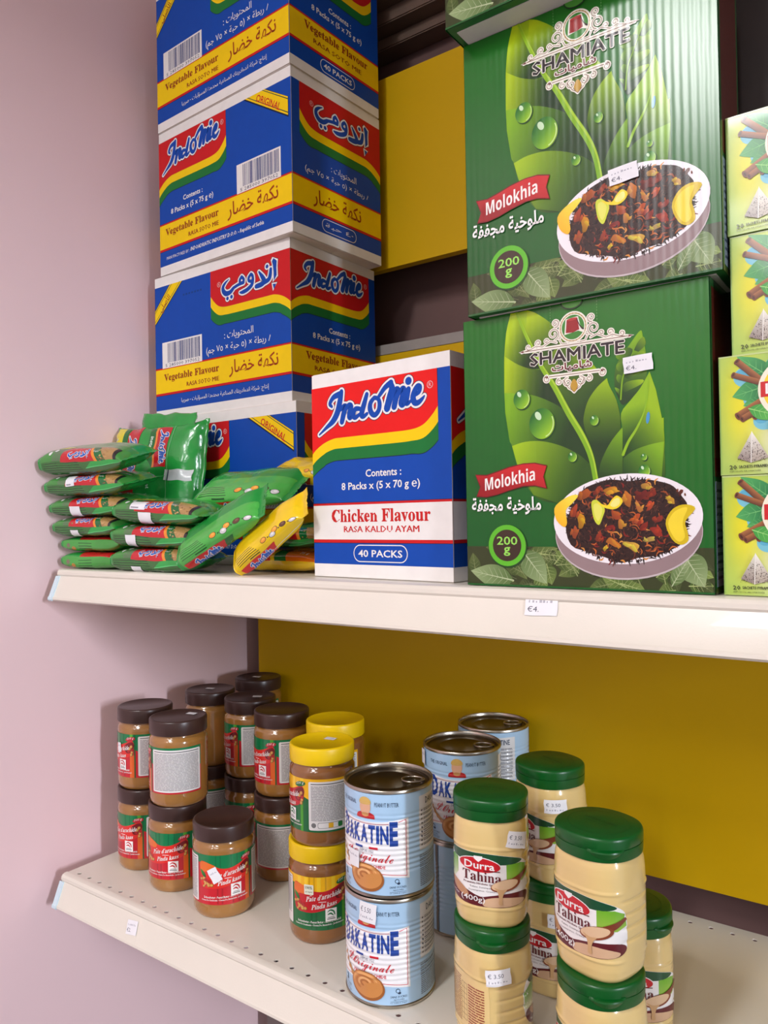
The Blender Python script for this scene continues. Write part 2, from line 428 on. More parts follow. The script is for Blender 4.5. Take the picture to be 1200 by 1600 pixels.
link('bar_lip', box_mesh('barlip', -.61, .61, .0142, .016, -.004, .02, .0005), M_rail, r)

# ------------------------------------------------------------------ noodle cartons
BLUE = (0, 72, 172); RED = (205, 24, 30); YEL = (248, 208, 0); GRN = (22, 118, 52); WHT = (238, 236, 232); INKD = (18, 30, 60)
LOGO = [([(33, 197), (30, 200), (32, 204), (37, 208), (46, 210)], [3.5, 5, 5.5, 6.5, 7.5]),
        ([(48.5, 212.5), (46, 202), (42, 190), (35, 180.5), (24, 173.5), (12, 166)], [6, 8, 8.5, 7.5, 4.5, 2]),
        ([(46, 192), (54, 195.5), (51.5, 187), (48.5, 178)], [5, 7, 7.5, 7]),
        ([(51, 188), (59, 195.5), (63, 194), (60.5, 187), (60, 182.5), (62, 181), (66, 183.5)], [5, 6, 7, 7, 6.5, 5, 3]),
        ([(76, 190), (70, 190.5), (66.5, 186.5), (66.5, 182.5), (70, 181), (76, 184)], [5, 6, 6.5, 6.5, 5.5, 4]),
        ([(87, 205), (83, 195), (79.5, 186.5), (79, 182), (82, 180.8), (87, 183.5)], [5.5, 7, 7.5, 6.5, 5, 4]),
        ([(98, 200), (92.5, 195), (91.5, 188), (94.5, 182.5), (99, 181), (104, 185.5), (105.5, 192.5), (103.5, 198), (98, 200)], [5, 6, 7, 6.5, 6, 6, 6, 5, 5]),
        ([(103, 199), (107, 203), (114, 209.5), (122, 213.5)], [4, 5, 6, 7]),
        ([(122, 213), (123.5, 206), (120.5, 198), (116, 186.5)], [6, 9, 9.5, 9]),
        ([(122, 197), (129, 205.5), (132, 203), (128.5, 195), (126, 187)], [5, 6, 7, 7.5, 7.5]),
        ([(130, 198), (137.5, 205), (140, 203), (137, 194.5), (135.5, 189.5), (137.5, 187), (141.5, 189)], [5, 6, 7, 7.5, 7, 5, 4]),
        ([(146, 203.5), (143.5, 195), (142.5, 190), (145, 188.5), (150, 191.5)], [6.5, 7.5, 7, 5, 3]),
        ([(155, 196), (160, 199), (161.5, 204), (158.5, 205.5), (154.5, 201), (152, 194), (154, 188.5), (159, 188), (164.5, 191.5), (167, 194)], [3.5, 5, 5.5, 5.5, 6.5, 7.5, 7, 6, 4, 2])]
ALOGO = [([(230, 199), (225, 194.5), (225.5, 190), (231, 188.5), (234, 191.5), (233, 196.5), (230, 199)], [5]*7),
         ([(234, 191), (231.5, 183), (222, 177.5), (212, 175.5), (206, 176)], [6, 6.5, 6.5, 6, 3]),
         ([(210, 199), (206, 195), (207, 190.5), (212, 189.5), (214.5, 194), (210, 199)], [5]*6),
         ([(213.5, 190), (203, 188.5), (191, 185.5)], [6, 5, 5]),
         ([(191, 185), (184, 180.5), (175, 180), (169, 185), (168.5, 191.5), (174, 197), (182, 201)], [6, 7, 8, 7.5, 6, 4, 1]),
         ([(247, 199), (254, 190), (258, 183), (252, 179.5), (241, 178.5)], [3, 7, 7.5, 8, 7]),
         ([(271.5, 198), (270, 189), (266.5, 183.5), (257, 181)], [5.5, 7, 7, 7])]
def logo(a, f, layer=4, blue=BLUE, arabic=False, dark=True, reg=True):
    """brand lettering; f maps traced millimetres to the face"""
    s = Art(); k = 0
    st = ALOGO if arabic else LOGO
    dots = [(178, 172, 3), (187, 173, 3), (264, 203.5, 3)] if arabic else [(146.2, 212.3, 4.4)]
    passes = ([(2.9, INKD, 0)] if dark else [])+[(2.2, (240, 238, 236), 1), (0, blue, 2)]
    for g, c, l in passes:
        for p, w in st: s.stroke(p, w, c, l, 5, grow=g)
        for x, y, r in dots: s.ell(x, y, r+g, r+g, c, l, n=16)
        if arabic:
            for P, cx, cy in (([(277.5, 213), (284, 208), (283, 198), (283.5, 187), (277.5, 180), (277, 193), (276, 203), (274, 209)], 279.5, 197), ([(275, 175.5), (282, 174.5), (277.5, 167)], 278, 172.5)):
                s.poly([(x+(g*1.05 if x > cx else -g*1.05), y+(g*.9 if y > cy else -g*.9)) for x, y in P], c, l)
    if reg:
        cx, cy = (159, 197) if arabic else (174.5, 205)
        s.ring(cx, cy, 3.6, 3.6, .7, (235, 190, 190), 2, 18); s.text('R', cx-1.5, cy-2, cx+1.7, cy+2, (235, 190, 190), 2)
    for V, T, c, l, sub in s.sh: a.add([f(*v) for v in V], T, c, layer+l, sub)
RY = [(0, 143.5), (6, 148.5), (18, 155), (34, 159.5), (49, 160), (88, 160), (122, 160), (148, 160.5), (164, 164), (176, 173), (184, 182)]
def swoosh(a, f, top=221, red=RED):
    E_ = catmull(RY, 4)
    def off(d): return [(x, max(y-d*(1.0 if 20 < x else 1.05)*(1+.35*max(0, (x-150)/34)), y-d*1.4)) for x, y in E_]
    c1, c2, c3 = E_, off(12.2), off(26.5)
    for P, c, l in (([(0, top)]+c3+[(184, top)], INKD, 1), ([(0, top)]+[(x-.0, y+.8) for x, y in c3]+[(183.4, top)], GRN, 2), ([(0, top)]+c2+[(183.4, top)], YEL, 3), ([(0, top)]+c1+[(183.4, top)], red, 4)):
        a.poly([f(*p) for p in P], c, l)
def bands(a, w, h=237, band=YEL):
    a.rect(.3, 0.3, w-.3, h-.3, WHT, 0)
    a.rect(.2, 15, w-.2, 221, BLUE, 1)
    a.rect(.2, 39, w-.2, 85.5, INKD, 2); a.rect(.2, 39.6, w-.2, 85, RED, 3); a.rect(.2, 43.2, w-.2, 82.6, band, 4)
def pill(a, x0, y0, x1, y1, txt, l=3, res=2):
    r = (y1-y0)/2; a.rrect(x0, y0, x1, y1, r, WHT, l, 8); a.rrect(x0+1.1, y0+1.1, x1-1.1, y1-1.1, r-1.1, BLUE, l+1, 8)
    m = r*.62; a.text(txt, x0+r*.75, y0+m*.95, x1-r*.75, y1-m*.95, WHT, l+2, res)
def latin_band(a, x0, x1, y0, y1, main, subt, col, subx):
    
    for k in range(4): a.text(serifb(main), x0+.22*cos(k*1.571), y0+.22*sin(k*1.571), x1+.22*cos(k*1.571), y1+.22*sin(k*1.571), col, 5, 1)
    a.text(sansb(subt), subx[0], y0-11.5, subx[1], y0-4.5, col, 5, 1)
def barcode(a, x0, y0, x1, y1, digits):
    a.rect(x0, y0, x1, y1, (236, 234, 230), 3); rnd = random.Random(5); x = x0+14
    while x < x1-5:
        w = rnd.choice((.8, .8, 1.5, 2.2)); a.rect(x, y0+8.5, x+w, y1-2.5, (40, 60, 120), 4); x += w+rnd.choice((.8, 1.4, 2))
    a.text(digits, x0+8, y0+1.8, x1-6, y0+7, (40, 50, 90), 4, 1)
ident = lambda x, y: (x, y)
CH_ART = Art()
def art_side_en(main='Vegetable Flavour', subt='RASA SOTO MIE', cont='8 Packs x (5 x 75 g ℮)', band=YEL, tc=(150, 52, 14), red=RED):
    a = Art(); bands(a, 200, band=band); swoosh(a, ident, red=red); logo(a, ident, 5)
    a.text(sansb('Contents :'), 83, 113, 134, 121.5, WHT, 3, 2, off=.0); a.text(sansb(cont), 46, 97, 159, 108, WHT, 3, 2)
    latin_band(a, 30, 172, 63, 77.5, main, subt, tc, (49, 157))
    pill(a, 63, 18, 141, 37.5, sansb('40 PACKS')); return a
def art_side_ar():
    a = Art(); bands(a, 200); f = lambda x, y: (200-x, y); swoosh(a, f); 
    logo(a, lambda x, y: ((x-163)*1.03+38+7, y+1-(x-163)*.02), 5, arabic=True)
    a.text(arab('المحتويات :'), 82, 109, 140, 122, WHT, 3, 2); a.text(arab('٨ ربطة × (٥ حبة × ٧٥ جم)'), 26, 92, 172, 105, WHT, 3, 2)
    a.text(arab('نكهة خضار'), 42, 48, 150, 76, (160, 52, 14), 5, 2, off=.012); pill(a, 60, 18, 138, 37.5, arab('٤٠ حبة')); return a
def art_front_ar():
    a = Art(); bands(a, 310); f = lambda x, y: (310-(x/184*171), y); swoosh(a, f); logo(a, lambda x, y: (x, y), 5, arabic=True)
    # corner ribbon
    a.poly([(.3, 162), (.3, 178), (40, 221), (94, 221)][:0] or [(.3, 158), (.3, 184), (38, 221), (72, 221)], INKD, 2); a.poly([(.3, 160), (.3, 182), (40, 221), (70, 221)], YEL, 3)
    a.poly([(.3, 163), (.3, 164.2), (64.5, 221), (66, 221)], (40, 70, 60), 4); a.poly([(.3, 178), (.3, 179.2), (43.5, 221), (45, 221)], (40, 70, 60), 4)
    V, T = glyphs(arab('الأصلي'), 2, .01); b = max(v[0] for v in V)
    a.add([(16+v[0]/b*34*.72-v[1]*9, 178+v[0]/b*34*.66+v[1]*9) for v in V], T, (160, 60, 20), 4)
    barcode(a, 18, 84, 117, 127, '5 285000 397052')
    a.text(arab('المحتويات :'), 169, 108, 233, 122, WHT, 3, 2); a.text(arab('٨ ربطة × (٥ حبة × ٧٥ جم)'), 127, 88, 272, 104, WHT, 3, 2)
    latin_band(a, 22, 156, 60, 74, 'Vegetable Flavour', 'RASA SOTO MIE', (150, 52, 14), (79, 156))
    a.text(arab('نكهة خضار'), 179, 50, 284, 77, (160, 52, 14), 5, 2, off=.012)
    a.text(arab('إنتاج: شركة اندوادريتك الصناعية محدودة المسؤليات - صربيا'), 65, 21, 264, 31, WHT, 3, 1)
    for k in range(7): a.rect(72+7*k, 196, 76+7*k, 199, (10, 60, 130), 2)
    return a
def art_front_en():
    a = Art(); bands(a, 310); f = lambda x, y: (x/184*170, y); swoosh(a, f); logo(a, lambda x, y: (x/184*170, y), 5)
    a.poly([(210, 221), (258, 221), (305, 193), (305, 164)], INKD, 2); a.poly([(214, 221), (256, 221), (304, 193.5), (304, 167)], YEL, 3)
    a.poly([(219, 221), (221, 221), (304, 171.5), (304, 170)], (40, 70, 60), 4); a.poly([(251, 221), (253, 221), (304, 191), (304, 189.5)], (40, 70, 60), 4)
    V, T = glyphs(sansbi('ORIGINAL'), 2, 0); b = max(v[0] for v in V); c = math.atan2(-29, 46)
    a.add([(237+v[0]/b*58*cos(c)*1.02+v[1]*15*.25, 210.5+v[0]/b*58*sin(c)+v[1]*14) for v in V], T, RED, 4)
    barcode(a, 193, 84, 288, 128, '5 285000 397052')
    a.text(sansb('Contents :'), 63, 111, 112, 119, WHT, 3, 2); a.text(sansb('8 Packs x (5 x 75 g ℮)'), 31, 94, 138, 105, WHT, 3, 2)
    latin_band(a, 16, 150, 61, 75, 'Vegetable Flavour', 'RASA SOTO MIE', (150, 52, 14), (76, 150))
    a.text(arab('نكهة خضار'), 171, 49, 282, 77, (160, 52, 14), 5, 2, off=.012)
    a.text('MANUFACTURED BY : ', 18, 24, 78, 29, WHT, 3, 1); a.text(sansbi('INDOADRIATIC INDUSTRY D.O.O. - Republic of Serbia'), 80, 23, 251, 31, WHT, 3, 1); return a
CARD = mat('white_card', (225, 218, 208), .7, noise_amt=.05, nscale=30)
CARDIN = mat('worn_card_edge', (190, 170, 145), .8)
INKC = ink('carton_print', .5, bump=.00012, bscale=40, spec=.25)
CW, CD, CHT = .310, .200, .237
def face_maps(w, d):
    return {'front': flat_map((-w/2, -d/2, 0), (1, 0, 0), (0, 0, 1)), 'right': flat_map((w/2, -d/2, 0), (0, 1, 0), (0, 0, 1)),
            'back': flat_map((w/2, d/2, 0), (-1, 0, 0), (0, 0, 1)), 'left': flat_map((-w/2, d/2, 0), (0, -1, 0), (0, 0, 1))}
def carton(kind, near, rz, z, label, flip=False):
    """near = lower near corner of the stack side, box turned half round when flip"""
    w, d = (CW, CD) if kind == 'veg' else (CD, CW)
    c, s = cos(rz), sin(rz)
    cx = near[0]-c*w/2-s*d/2; cy = near[1]-s*w/2+c*d/2
    o = empty('noodle_carton', (cx, cy, z), rz+(pi if flip else 0)); tag(o, label, 'carton', 'noodle cartons')
    link('body', cached('cb'+kind, lambda: box_mesh('cb', -w/2, w/2, -d/2, d/2, .0003, CHT-.0003, .0016)), CARD, o)
    fm = face_maps(w, d)
    if kind == 'veg':
        P = [('front_print', 'front', art_front_ar), ('side_print', 'right', art_side_en), ('back_print', 'back', art_front_en), ('side_print', 'left', art_side_ar)]
    else:
        ch = lambda: art_side_en('Chicken Flavour', 'RASA KALDU AYAM', '8 Packs x (5 x 70 g ℮)', WHT, (200, 30, 28), (232, 24, 22))
        def wide():
            a = Art(); bands(a, 310, band=WHT); swoosh(a, ident, red=(225, 24, 24)); logo(a, ident, 5)
            latin_band(a, 30, 172, 63, 77.5, 'Chicken Flavour', 'RASA KALDU AYAM', (200, 30, 28), (49, 157)); pill(a, 200, 18, 278, 37.5, sansb('40 PACKS')); return a
        P = [('front_print', 'front', ch), ('side_print', 'right', wide), ('back_print', 'back', ch), ('side_print', 'left', wide)]
    for n, fc, ar in P:
        link(n, cached((kind, fc), lambda: ar().build(n, fm[fc])), INKC, o)
    # flaps: two leaves meeting along the middle, top and bottom
    for zz in (CHT-.0002, -.0006):
        for sy in (-1, 1):
            y0, y1 = sorted((sy*.0008, sy*(d/2-.0012)))
            link('flap', cached(('flap', kind, zz > .1, sy), lambda: box_mesh('flap', -w/2+.0012, w/2-.0012, y0, y1, zz, zz+.0008)), CARD, o)
    return o
HS = .2376
carton('veg', (.3215, .1695), -.012, ZU+.0008, 'blue noodle carton at the bottom of the stack, mostly behind green packets', True)
carton('veg', (.3107, .1735), -.0091, ZU+.0008+HS, 'blue noodle carton with red Arabic logo wrapped round its corner, second from the bottom')
carton('veg', (.3278, .1618), -.0428, ZU+.0008+2*HS, 'blue noodle carton with yellow ORIGINAL corner, second from the top of the stack', True)
carton('veg', (.3292, .1588), -.0448, ZU+.0008+3*HS, 'blue noodle carton on top of the stack, cut off by the picture edge')
carton('chick', (.6595, .0312), -.0709, ZU+.0008, 'blue and red chicken flavour noodle carton with white band, standing in front')

# ------------------------------------------------------------------ green dried-leaf cartons
def spiral(cx, cy, r, a0, turns, n=16, r1=.25):
    return [(cx+r*(1-(1-r1)*k/n)*cos(RAD(a0+360*turns*k/n)), cy+r*(1-(1-r1)*k/n)*sin(RAD(a0+360*turns*k/n))) for k in range(n+1)]
def leaf(a, base, tip, w, c0, c1, layer, vein=None, nv=5, vc=None, sub=4):
    bx, by = base; dx, dy = tip[0]-bx, tip[1]-by; L = math.hypot(dx, dy); ux, uy = dx/L, dy/L
    Lp = [(0, 0), (.15, .32), (.35, .5), (.6, .45), (.85, .2), (1, 0)]
    pt = lambda t, s: (bx+ux*L*t-uy*w*s, by+uy*L*t+ux*w*s)
    a.poly(catmull([pt(*p) for p in Lp], 4)+catmull([pt(t, -s) for t, s in Lp[::-1]], 4)[1:-1], lin(base, c0, tip, c1), layer, sub)
    if vc:
        a.stroke([base, tip], [w*.05+.25, .2], vc, layer+1, 0)
        for k in range(1, nv+1):
            t = k/(nv+1.5)
            for s in (-1, 1):
                q = next((v2 for (t1, v1), (t2, v2) in zip(Lp, Lp[1:]) if t1 <= t+.12 <= t2), .3)
                a.stroke([pt(t, 0), pt(min(.97, t+.13), s*q*.8)], [.35, .15], vc, layer+1, 0, caps=False)
def lnd(p0, c0, p1, c1): return lin(p0, c0, p1, tuple(v*.62 for v in c1) if c1[0] < 70 else c1)
def art_molokhia(seed=3):
    a = Art(); rnd = random.Random(seed)
    a.rect(.3, .3, 229.7, 258.7, lin((0, 30), (6, 88, 30), (120, 259), (26, 114, 24)), 0, 16)
    rib = [(58, 258), (67, 236), (82, 205), (95, 184), (108, 159), (119, 140), (126, 125), (130, 111), (133, 92)]
    outL = [(52, 258.5), (47, 241), (44.5, 219), (44, 206), (44, 177), (48, 141), (51, 133), (57, 112), (72, 86), (95, 78), (133, 82)]
    a.poly(catmull(outL, 4)+rib[::-1], lnd((46, 170), (120, 175, 18), (112, 160), (22, 84, 34)), 2, 5)
    # segments of the big leaf between its veins
    a.poly(catmull([(52, 258.5), (47, 241), (44.5, 219)], 3)+catmull([(44.5, 219), (59, 209), (73, 203), (83, 203)], 4)+[(82, 205), (67, 236), (60, 258)], lnd((48, 235), (172, 204, 8), (74, 222), (30, 92, 30)), 3, 4)
    a.poly(catmull([(44.5, 219), (59, 209), (73, 203), (83, 201)], 4)+[(95, 184), (104, 162)]+catmull([(104, 162), (94, 169), (78, 177), (64, 181), (50, 183), (44, 184)], 4), lnd((46, 200), (172, 202, 12), (86, 190), (30, 92, 34)), 3, 4)
    a.poly(catmull([(44, 184), (64, 181), (78, 177), (94, 169), (104, 162)], 4)+[(119, 140), (127, 113)]+catmull([(127, 113), (118, 120), (102, 129), (83, 135), (65, 136), (51, 133)], 4)+[(47.5, 145), (44.5, 165)], lnd((46, 170), (128, 182, 22), (106, 140), (34, 100, 34)), 4, 4)
    a.poly(catmull([(51, 133), (65, 136), (83, 135), (102, 129), (118, 120), (127, 112)], 4)+[(131, 100), (133, 84), (95, 78), (72, 86), (57, 112)], lnd((54, 128), (160, 198, 20), (112, 95), (66, 134, 30)), 5, 4)
    outR = [(69, 258.5), (77, 255), (90, 245), (100, 235), (114, 221), (130, 202), (138, 191), (146, 179), (152, 166), (155, 152), (156, 126), (156, 90)]
    a.poly(catmull(outR, 4)+rib[::-1], lnd((76, 246), (152, 190, 12), (128, 160), (36, 102, 36)), 2, 5)
    a.poly(catmull([(69, 258.5), (68, 246), (66, 238)], 3)+[(82, 205)]+[(100, 222), (100, 235)]+[(90, 245), (77, 255)], lnd((72, 252), (176, 206, 10), (92, 216), (60, 126, 30)), 3, 4)
    a.poly(catmull([(100, 221), (108, 226), (118, 217), (130, 202), (138, 191)], 3)+[(120, 196), (104, 190), (98, 200)], lnd((128, 204), (150, 190, 14), (102, 194), (46, 112, 34)), 3, 4)
    a.poly(catmull([(144, 186), (135, 179), (127, 169), (123, 158), (122, 148), (126, 134), (131, 124)], 4)+[(136, 109), (156, 107), (156, 126)]+catmull([(155, 152), (152, 166), (146, 179), (144, 186)], 3), lnd((140, 184), (150, 190, 10), (138, 128), (34, 96, 32)), 4, 4)
    a.poly(catmull([(157, 142), (148, 132), (141, 121), (136, 109), (134, 92)], 4)+[(156, 90)], lnd((155, 138), (120, 172, 20), (142, 100), (48, 112, 34)), 5, 4)
    a.stroke(rib, [1.6, 2.6, 4, 5, 5.6, 5.8, 5.4, 5, 5], lnd((70, 230), (140, 188, 20), (130, 110), (120, 176, 28)), 7)
    a.stroke([(x+1.5, y+.3) for x, y in rib], [.4, .8, 1.2, 1.6, 1.8, 1.8, 1.6, 1.4, 1.2], (168, 206, 50), 8)
    # small leaf
    P = [(174, 223), (165, 213), (154, 199), (151, 189), (151, 176), (154, 167), (158, 161), (167, 167), (173, 172), (178, 182), (179, 193), (178, 205), (176, 217)]
    a.poly(P, lnd((172, 215), (128, 180, 16), (156, 170), (34, 104, 34)), 4, 4, smooth=4)
    for k, (x, y) in enumerate([(169, 209), (164, 198), (160, 187), (157, 176)]):
        a.poly(catmull([(x-1, y-2), (x+4, y+6-k*.5), (177-k*.6, y+8-k), (178-k*1.5, y+1), (x+3, y-4)], 3), lnd((x+14, y+8), (150, 192, 16), (x, y-4), (40, 108, 34)), 5, 4)
        a.poly(catmull([(x-2, y-1), (x-6, y+1), (153+k*-.3, y-1-k*.5), (154, y-8+k), (x-2, y-9)], 3), lnd((152, y), (120, 172, 20), (x, y-6), (36, 104, 34)), 5, 4)
    a.stroke([(173, 218), (164, 198), (158, 184), (156, 166)], [.4, .9, 1.3, 1.4], (120, 172, 24), 7)
    # third leaf
    P = [(181, 187), (173, 174), (164, 164), (156, 154), (157, 139), (157, 116), (156, 92), (189, 92), (192, 118), (192, 136), (189, 155), (186, 171)]
    a.poly(catmull(P, 3), lnd((188, 150), (150, 192, 10), (158, 120), (30, 98, 34)), 4, 4)
    a.poly(catmull([(181, 187), (173, 174), (164, 164), (156, 154), (157, 139), (157, 119)], 3)+[(162, 129), (170, 141), (177, 157)], lnd((160, 158), (140, 188, 20), (166, 132), (50, 120, 34)), 5, 4)
    a.poly(catmull([(192, 147), (179, 143), (169, 134)], 3)+[(162, 127), (157, 115)]+catmull([(166, 121), (179, 125), (192, 127)], 3), lnd((192, 145), (150, 192, 12), (162, 120), (34, 104, 34)), 5, 4)
    a.poly(catmull([(192, 127), (179, 125), (166, 121), (157, 115)], 3)+[(156, 92), (189, 92)], lnd((188, 122), (130, 182, 24), (160, 98), (40, 110, 34)), 6, 4)
    a.stroke([(181, 182), (177, 157), (170, 141), (162, 129), (157, 118)], [.5, 1.2, 2, 2.4, 2.4], (140, 190, 30), 7)
    a.ell(179, 148, 1.5, 5, (70, 150, 200), 8, -8)
    for x, y, r, ry in ((62, 176, 8.4, 9.2), (82, 151.5, 12.6, 14.2), (132, 150, 4, 4.6), (111, 119, 4.2, 4.6), (175, 115, 2.7, 2.9), (175, 103, 5, 5.5)):
        a.ell(x+.8, y-1, r*1.03, ry*1.03, (22, 70, 26), 8); a.ell(x, y, r, ry, lnd((x-r*.7, y+ry*.6), (28, 104, 36), (x+r*.7, y-ry*.6), (156, 206, 40)), 9, n=40, sub=r*.4)
        a.ell(x-r*.28, y+ry*.52, r*.22, ry*.3, (200, 230, 190), 10, 30)
        a.stroke([(x+r*.9*cos(RAD(t)), y+ry*.9*sin(RAD(t))) for t in range(-70, 30, 12)], r*.07, (206, 236, 150), 10)
    # crest: curls, oval, fez, name
    WH = (238, 236, 222); BN = (120, 84, 60)
    cur = []
    for m in (-1, 1):
        X = lambda x: 114+m*(x-114)
        mir = lambda P: [(X(x), y) for x, y in P]
        cur += [mir([(63, 219.5), (72, 221), (78, 223.5), (84, 222), (92, 226), (98, 224)]), mir(spiral(70, 223.5, 2.6, -60, -1)), mir(spiral(80, 226, 2.8, 200, -1)), mir(spiral(95, 232, 6, -80, 1.3)), mir(spiral(97, 241.5, 4, -100, 1.3)), mir([(101, 226), (103, 222), (108, 221.5)]),
                mir([(100, 227), (104, 229), (103, 235)]), mir(spiral(88, 226.5, 2.3, 0, 1.1))]
        cur += [mir(spiral(88, 191.5, 3.4, 90, 1.2)), mir(spiral(100, 188, 3, 90, 1.2)), mir(spiral(108, 186.5, 4.3, 90, 1.2)), mir([(110, 182.5), (112, 179), (114, 177)]), mir([(104, 189), (109, 181), (114, 178)])]
    for P in cur: a.stroke(P, 2.6, WH, 9, 0)
    for P in cur: a.stroke(P, .5, BN, 10, 0, caps=False)
    for y, x0, x1 in ((220, 62, 167), (193.5, 86, 142)):
        a.poly([(x0-2, y), (x0+5, y+1.8), (x1-5, y+1.8), (x1+2, y), (x1-5, y-1.8), (x0+5, y-1.8)], WH, 9); a.rect(x0+4, y-.3, x1-4, y+.3, BN, 10)
        for xx, d in ((x0-1, 1), (x1+1, -1)): a.poly([(xx, y), (xx+d*4, y+1), (xx+d*4, y-1)], (110, 50, 40), 11)
    a.ell(114, 235.5, 13.8, 14.2, WH, 11, n=40); a.ring(114, 235.5, 12, 12.4, .8, (190, 160, 80), 12); a.ell(114, 235.5, 10.6, 11, (58, 134, 48), 12, n=36)
    for k in range(24): a.ell(114+12*cos(k*pi/12), 235.5+12.4*sin(k*pi/12), .55, .55, (150, 110, 60), 13, n=6)
    a.poly([(105.8, 229.5), (107.2, 243.4), (119, 244.5), (121.6, 233), (125, 231.6), (124.5, 229), (119, 231.5)], WH, 13); a.poly([(107.2, 231), (108.2, 242.3), (118.3, 243.2), (120, 232.5), (114, 230.6)], (150, 30, 30), 14)
    a.ell(113.3, 242.6, 5.2, 1.2, (180, 60, 56), 15, 4); a.stroke([(118, 242), (120.5, 236), (123.6, 232.5)], [.6, .8, 1.4], (40, 20, 20), 15)
    a.poly([(114, 189), (117.5, 183), (114, 177.5), (110.5, 183)], (190, 150, 50), 11, smooth=3)
    for k in range(8): a.text('SHAMIATE', 72+1.1*cos(k*pi/4), 205.7+1.1*sin(k*pi/4), 160+1.1*cos(k*pi/4), 217+1.1*sin(k*pi/4), WH, 12, 1)
    for k in range(5): a.text('SHAMIATE', 72+.35*cos(k*1.257), 205.7+.35*sin(k*1.257), 160+.35*cos(k*1.257), 217+.35*sin(k*1.257), (38, 30, 34), 13, 1)
    for k in range(6): a.text(arab('شاميات'), 93+.9*cos(k*pi/3), 196.4+.9*sin(k*pi/3), 131+.9*cos(k*pi/3), 204.6+.9*sin(k*pi/3), WH, 12, 1, off=.02)
    a.text(arab('شاميات'), 93, 196.4, 131, 204.6, (110, 30, 40), 13, 2, off=.02)
    # thumb notch and perforations
    a.ell(113, 259, 10.6, 7.4, (24, 56, 26), 9, a0=180, a1=360); a.ell(113, 259, 9.6, 6, (70, 150, 50), 10, a0=180, a1=360)
    for x in (92, 136):
        for k in range(8): a.rect(x, 258-2.6*k, x+.5, 256.6-2.6*k, (110, 170, 100), 9)
    # leaf band along the foot
    a.rect(.3, .3, 229.7, 38, (52, 62, 28), 2)
    for k in range(60):
        x = rnd.uniform(-2, 228); y = rnd.uniform(1, 36); an = rnd.uniform(0, 2*pi); L = rnd.uniform(18, 34)
        tx, ty = min(229, max(1, x+L*cos(an))), min(37, max(1, y+L*sin(an)*.8)); x = min(226, max(3, x))
        if math.hypot(tx-x, ty-y) < 12: continue
        k2 = rnd.uniform(.6, 1.25); B = Art()
        leaf(B, (x, y), (tx, ty), 9*k2+5, (60*k2, 82*k2, 32*k2), (104*k2, 122*k2, 62*k2), 3, vc=(138*k2, 152*k2, 96*k2))
        for V, T, c, l, sub in B.sh: a.add([(min(229.7, max(.3, p)), min(38, max(.3, q))) for p, q in V], T, c, l, sub)
    for b_, t_, w_ in (((50, 6), (4, 14), 22), ((60, 34), (84, 4), 24), ((205, 34), (222, 6), 24), ((196, 6), (210, 30), 12)):
        B = Art(); leaf(B, b_, t_, w_, (84, 112, 58), (150, 170, 120), 5, vc=(178, 192, 150), nv=7)
        for V, T, c, l, sub in B.sh: a.add([(min(229.7, max(.3, p)), min(38, max(.3, q))) for p, q in V], T, c, l, sub)
    a.rect(.3, .3, 229.7, 2.0, (36, 96, 44), 8)
    # dish
    a.ell(157.5, 50, 64.2, 40, (196, 184, 186), 8, 3, 48); a.ell(157.5, 50.6, 63.6, 39, (148, 126, 128), 9, 3, 48); a.ell(157, 62.5, 65, 39, (240, 236, 240), 10, 3, 56)
    F = [(108, 40), (104, 60), (118, 87), (135, 95), (147, 97), (162, 95), (175, 96), (190, 93), (199, 89), (206, 80), (210, 72), (207, 55), (205, 42), (195, 36), (183, 31), (168, 29), (154, 24.5), (140, 29), (123, 34)]
    a.poly(F, (44, 24, 18), 11, smooth=3)
    def inside():
        while True:
            x, y = rnd.uniform(103, 211), rnd.uniform(25, 97)
            if ((x-157)/53)**2+((y-61)/35)**2 < 1.02: return x, y
    for k in range(900):
        x, y = inside(); an = rnd.uniform(0, pi); L = rnd.uniform(2, 5.5); c = rnd.choice([(30, 14, 12), (22, 12, 12), (58, 30, 22), (70, 40, 28), (92, 52, 34), (16, 10, 10)])
        a.stroke([(x, y), (x+L*.5*cos(an)+rnd.uniform(-.8, .8), y+L*.5*sin(an)), (x+L*cos(an), y+L*sin(an))], [.3, .9, .3], c, 12, 2, caps=False)
    for k in range(150):
        t = rnd.uniform(0, 2*pi); x, y = 157+51*cos(t), 61+34.5*sin(t); an = t+rnd.uniform(-.9, .9); L = rnd.uniform(2, 5.5)
        a.stroke([(x, y), (x+L*.5*cos(an)+rnd.uniform(-.6, .6), y+L*.45*sin(an)), (x+L*cos(an), y+L*.9*sin(an))], [1.6, 1.0, .3], (34, 18, 14), 12, 2, caps=False)
    for k in range(120):
        x, y = inside(); an = rnd.uniform(0, 2*pi); L = rnd.uniform(3, 8); c = rnd.choice([(150, 70, 30), (190, 100, 40), (110, 50, 28), (210, 140, 60), (128, 30, 22)])
        a.stroke([(x, y), (x+L*.5*cos(an)-L*.25*sin(an), y+L*.5*sin(an)+L*.25*cos(an)), (x+L*cos(an), y+L*sin(an))], [.4, rnd.uniform(.7, 1.8), .4], c, 13, 3, caps=False)
    def chunk(x, y, s, c, an, l=13):
        n = 9; P = [(x+s*rnd.uniform(.6, 1.25)*cos(2*pi*k/n)*cos(an)-s*.45*rnd.uniform(.6, 1.3)*sin(2*pi*k/n)*sin(an), y+s*rnd.uniform(.6, 1.25)*cos(2*pi*k/n)*sin(an)+s*.45*rnd.uniform(.6, 1.3)*sin(2*pi*k/n)*cos(an)) for k in range(n)]
        a.poly(P, lin((x-s, y-s), tuple(v*.55 for v in c), (x+s, y+s), c), l, max(1.6, s*.5), smooth=2)
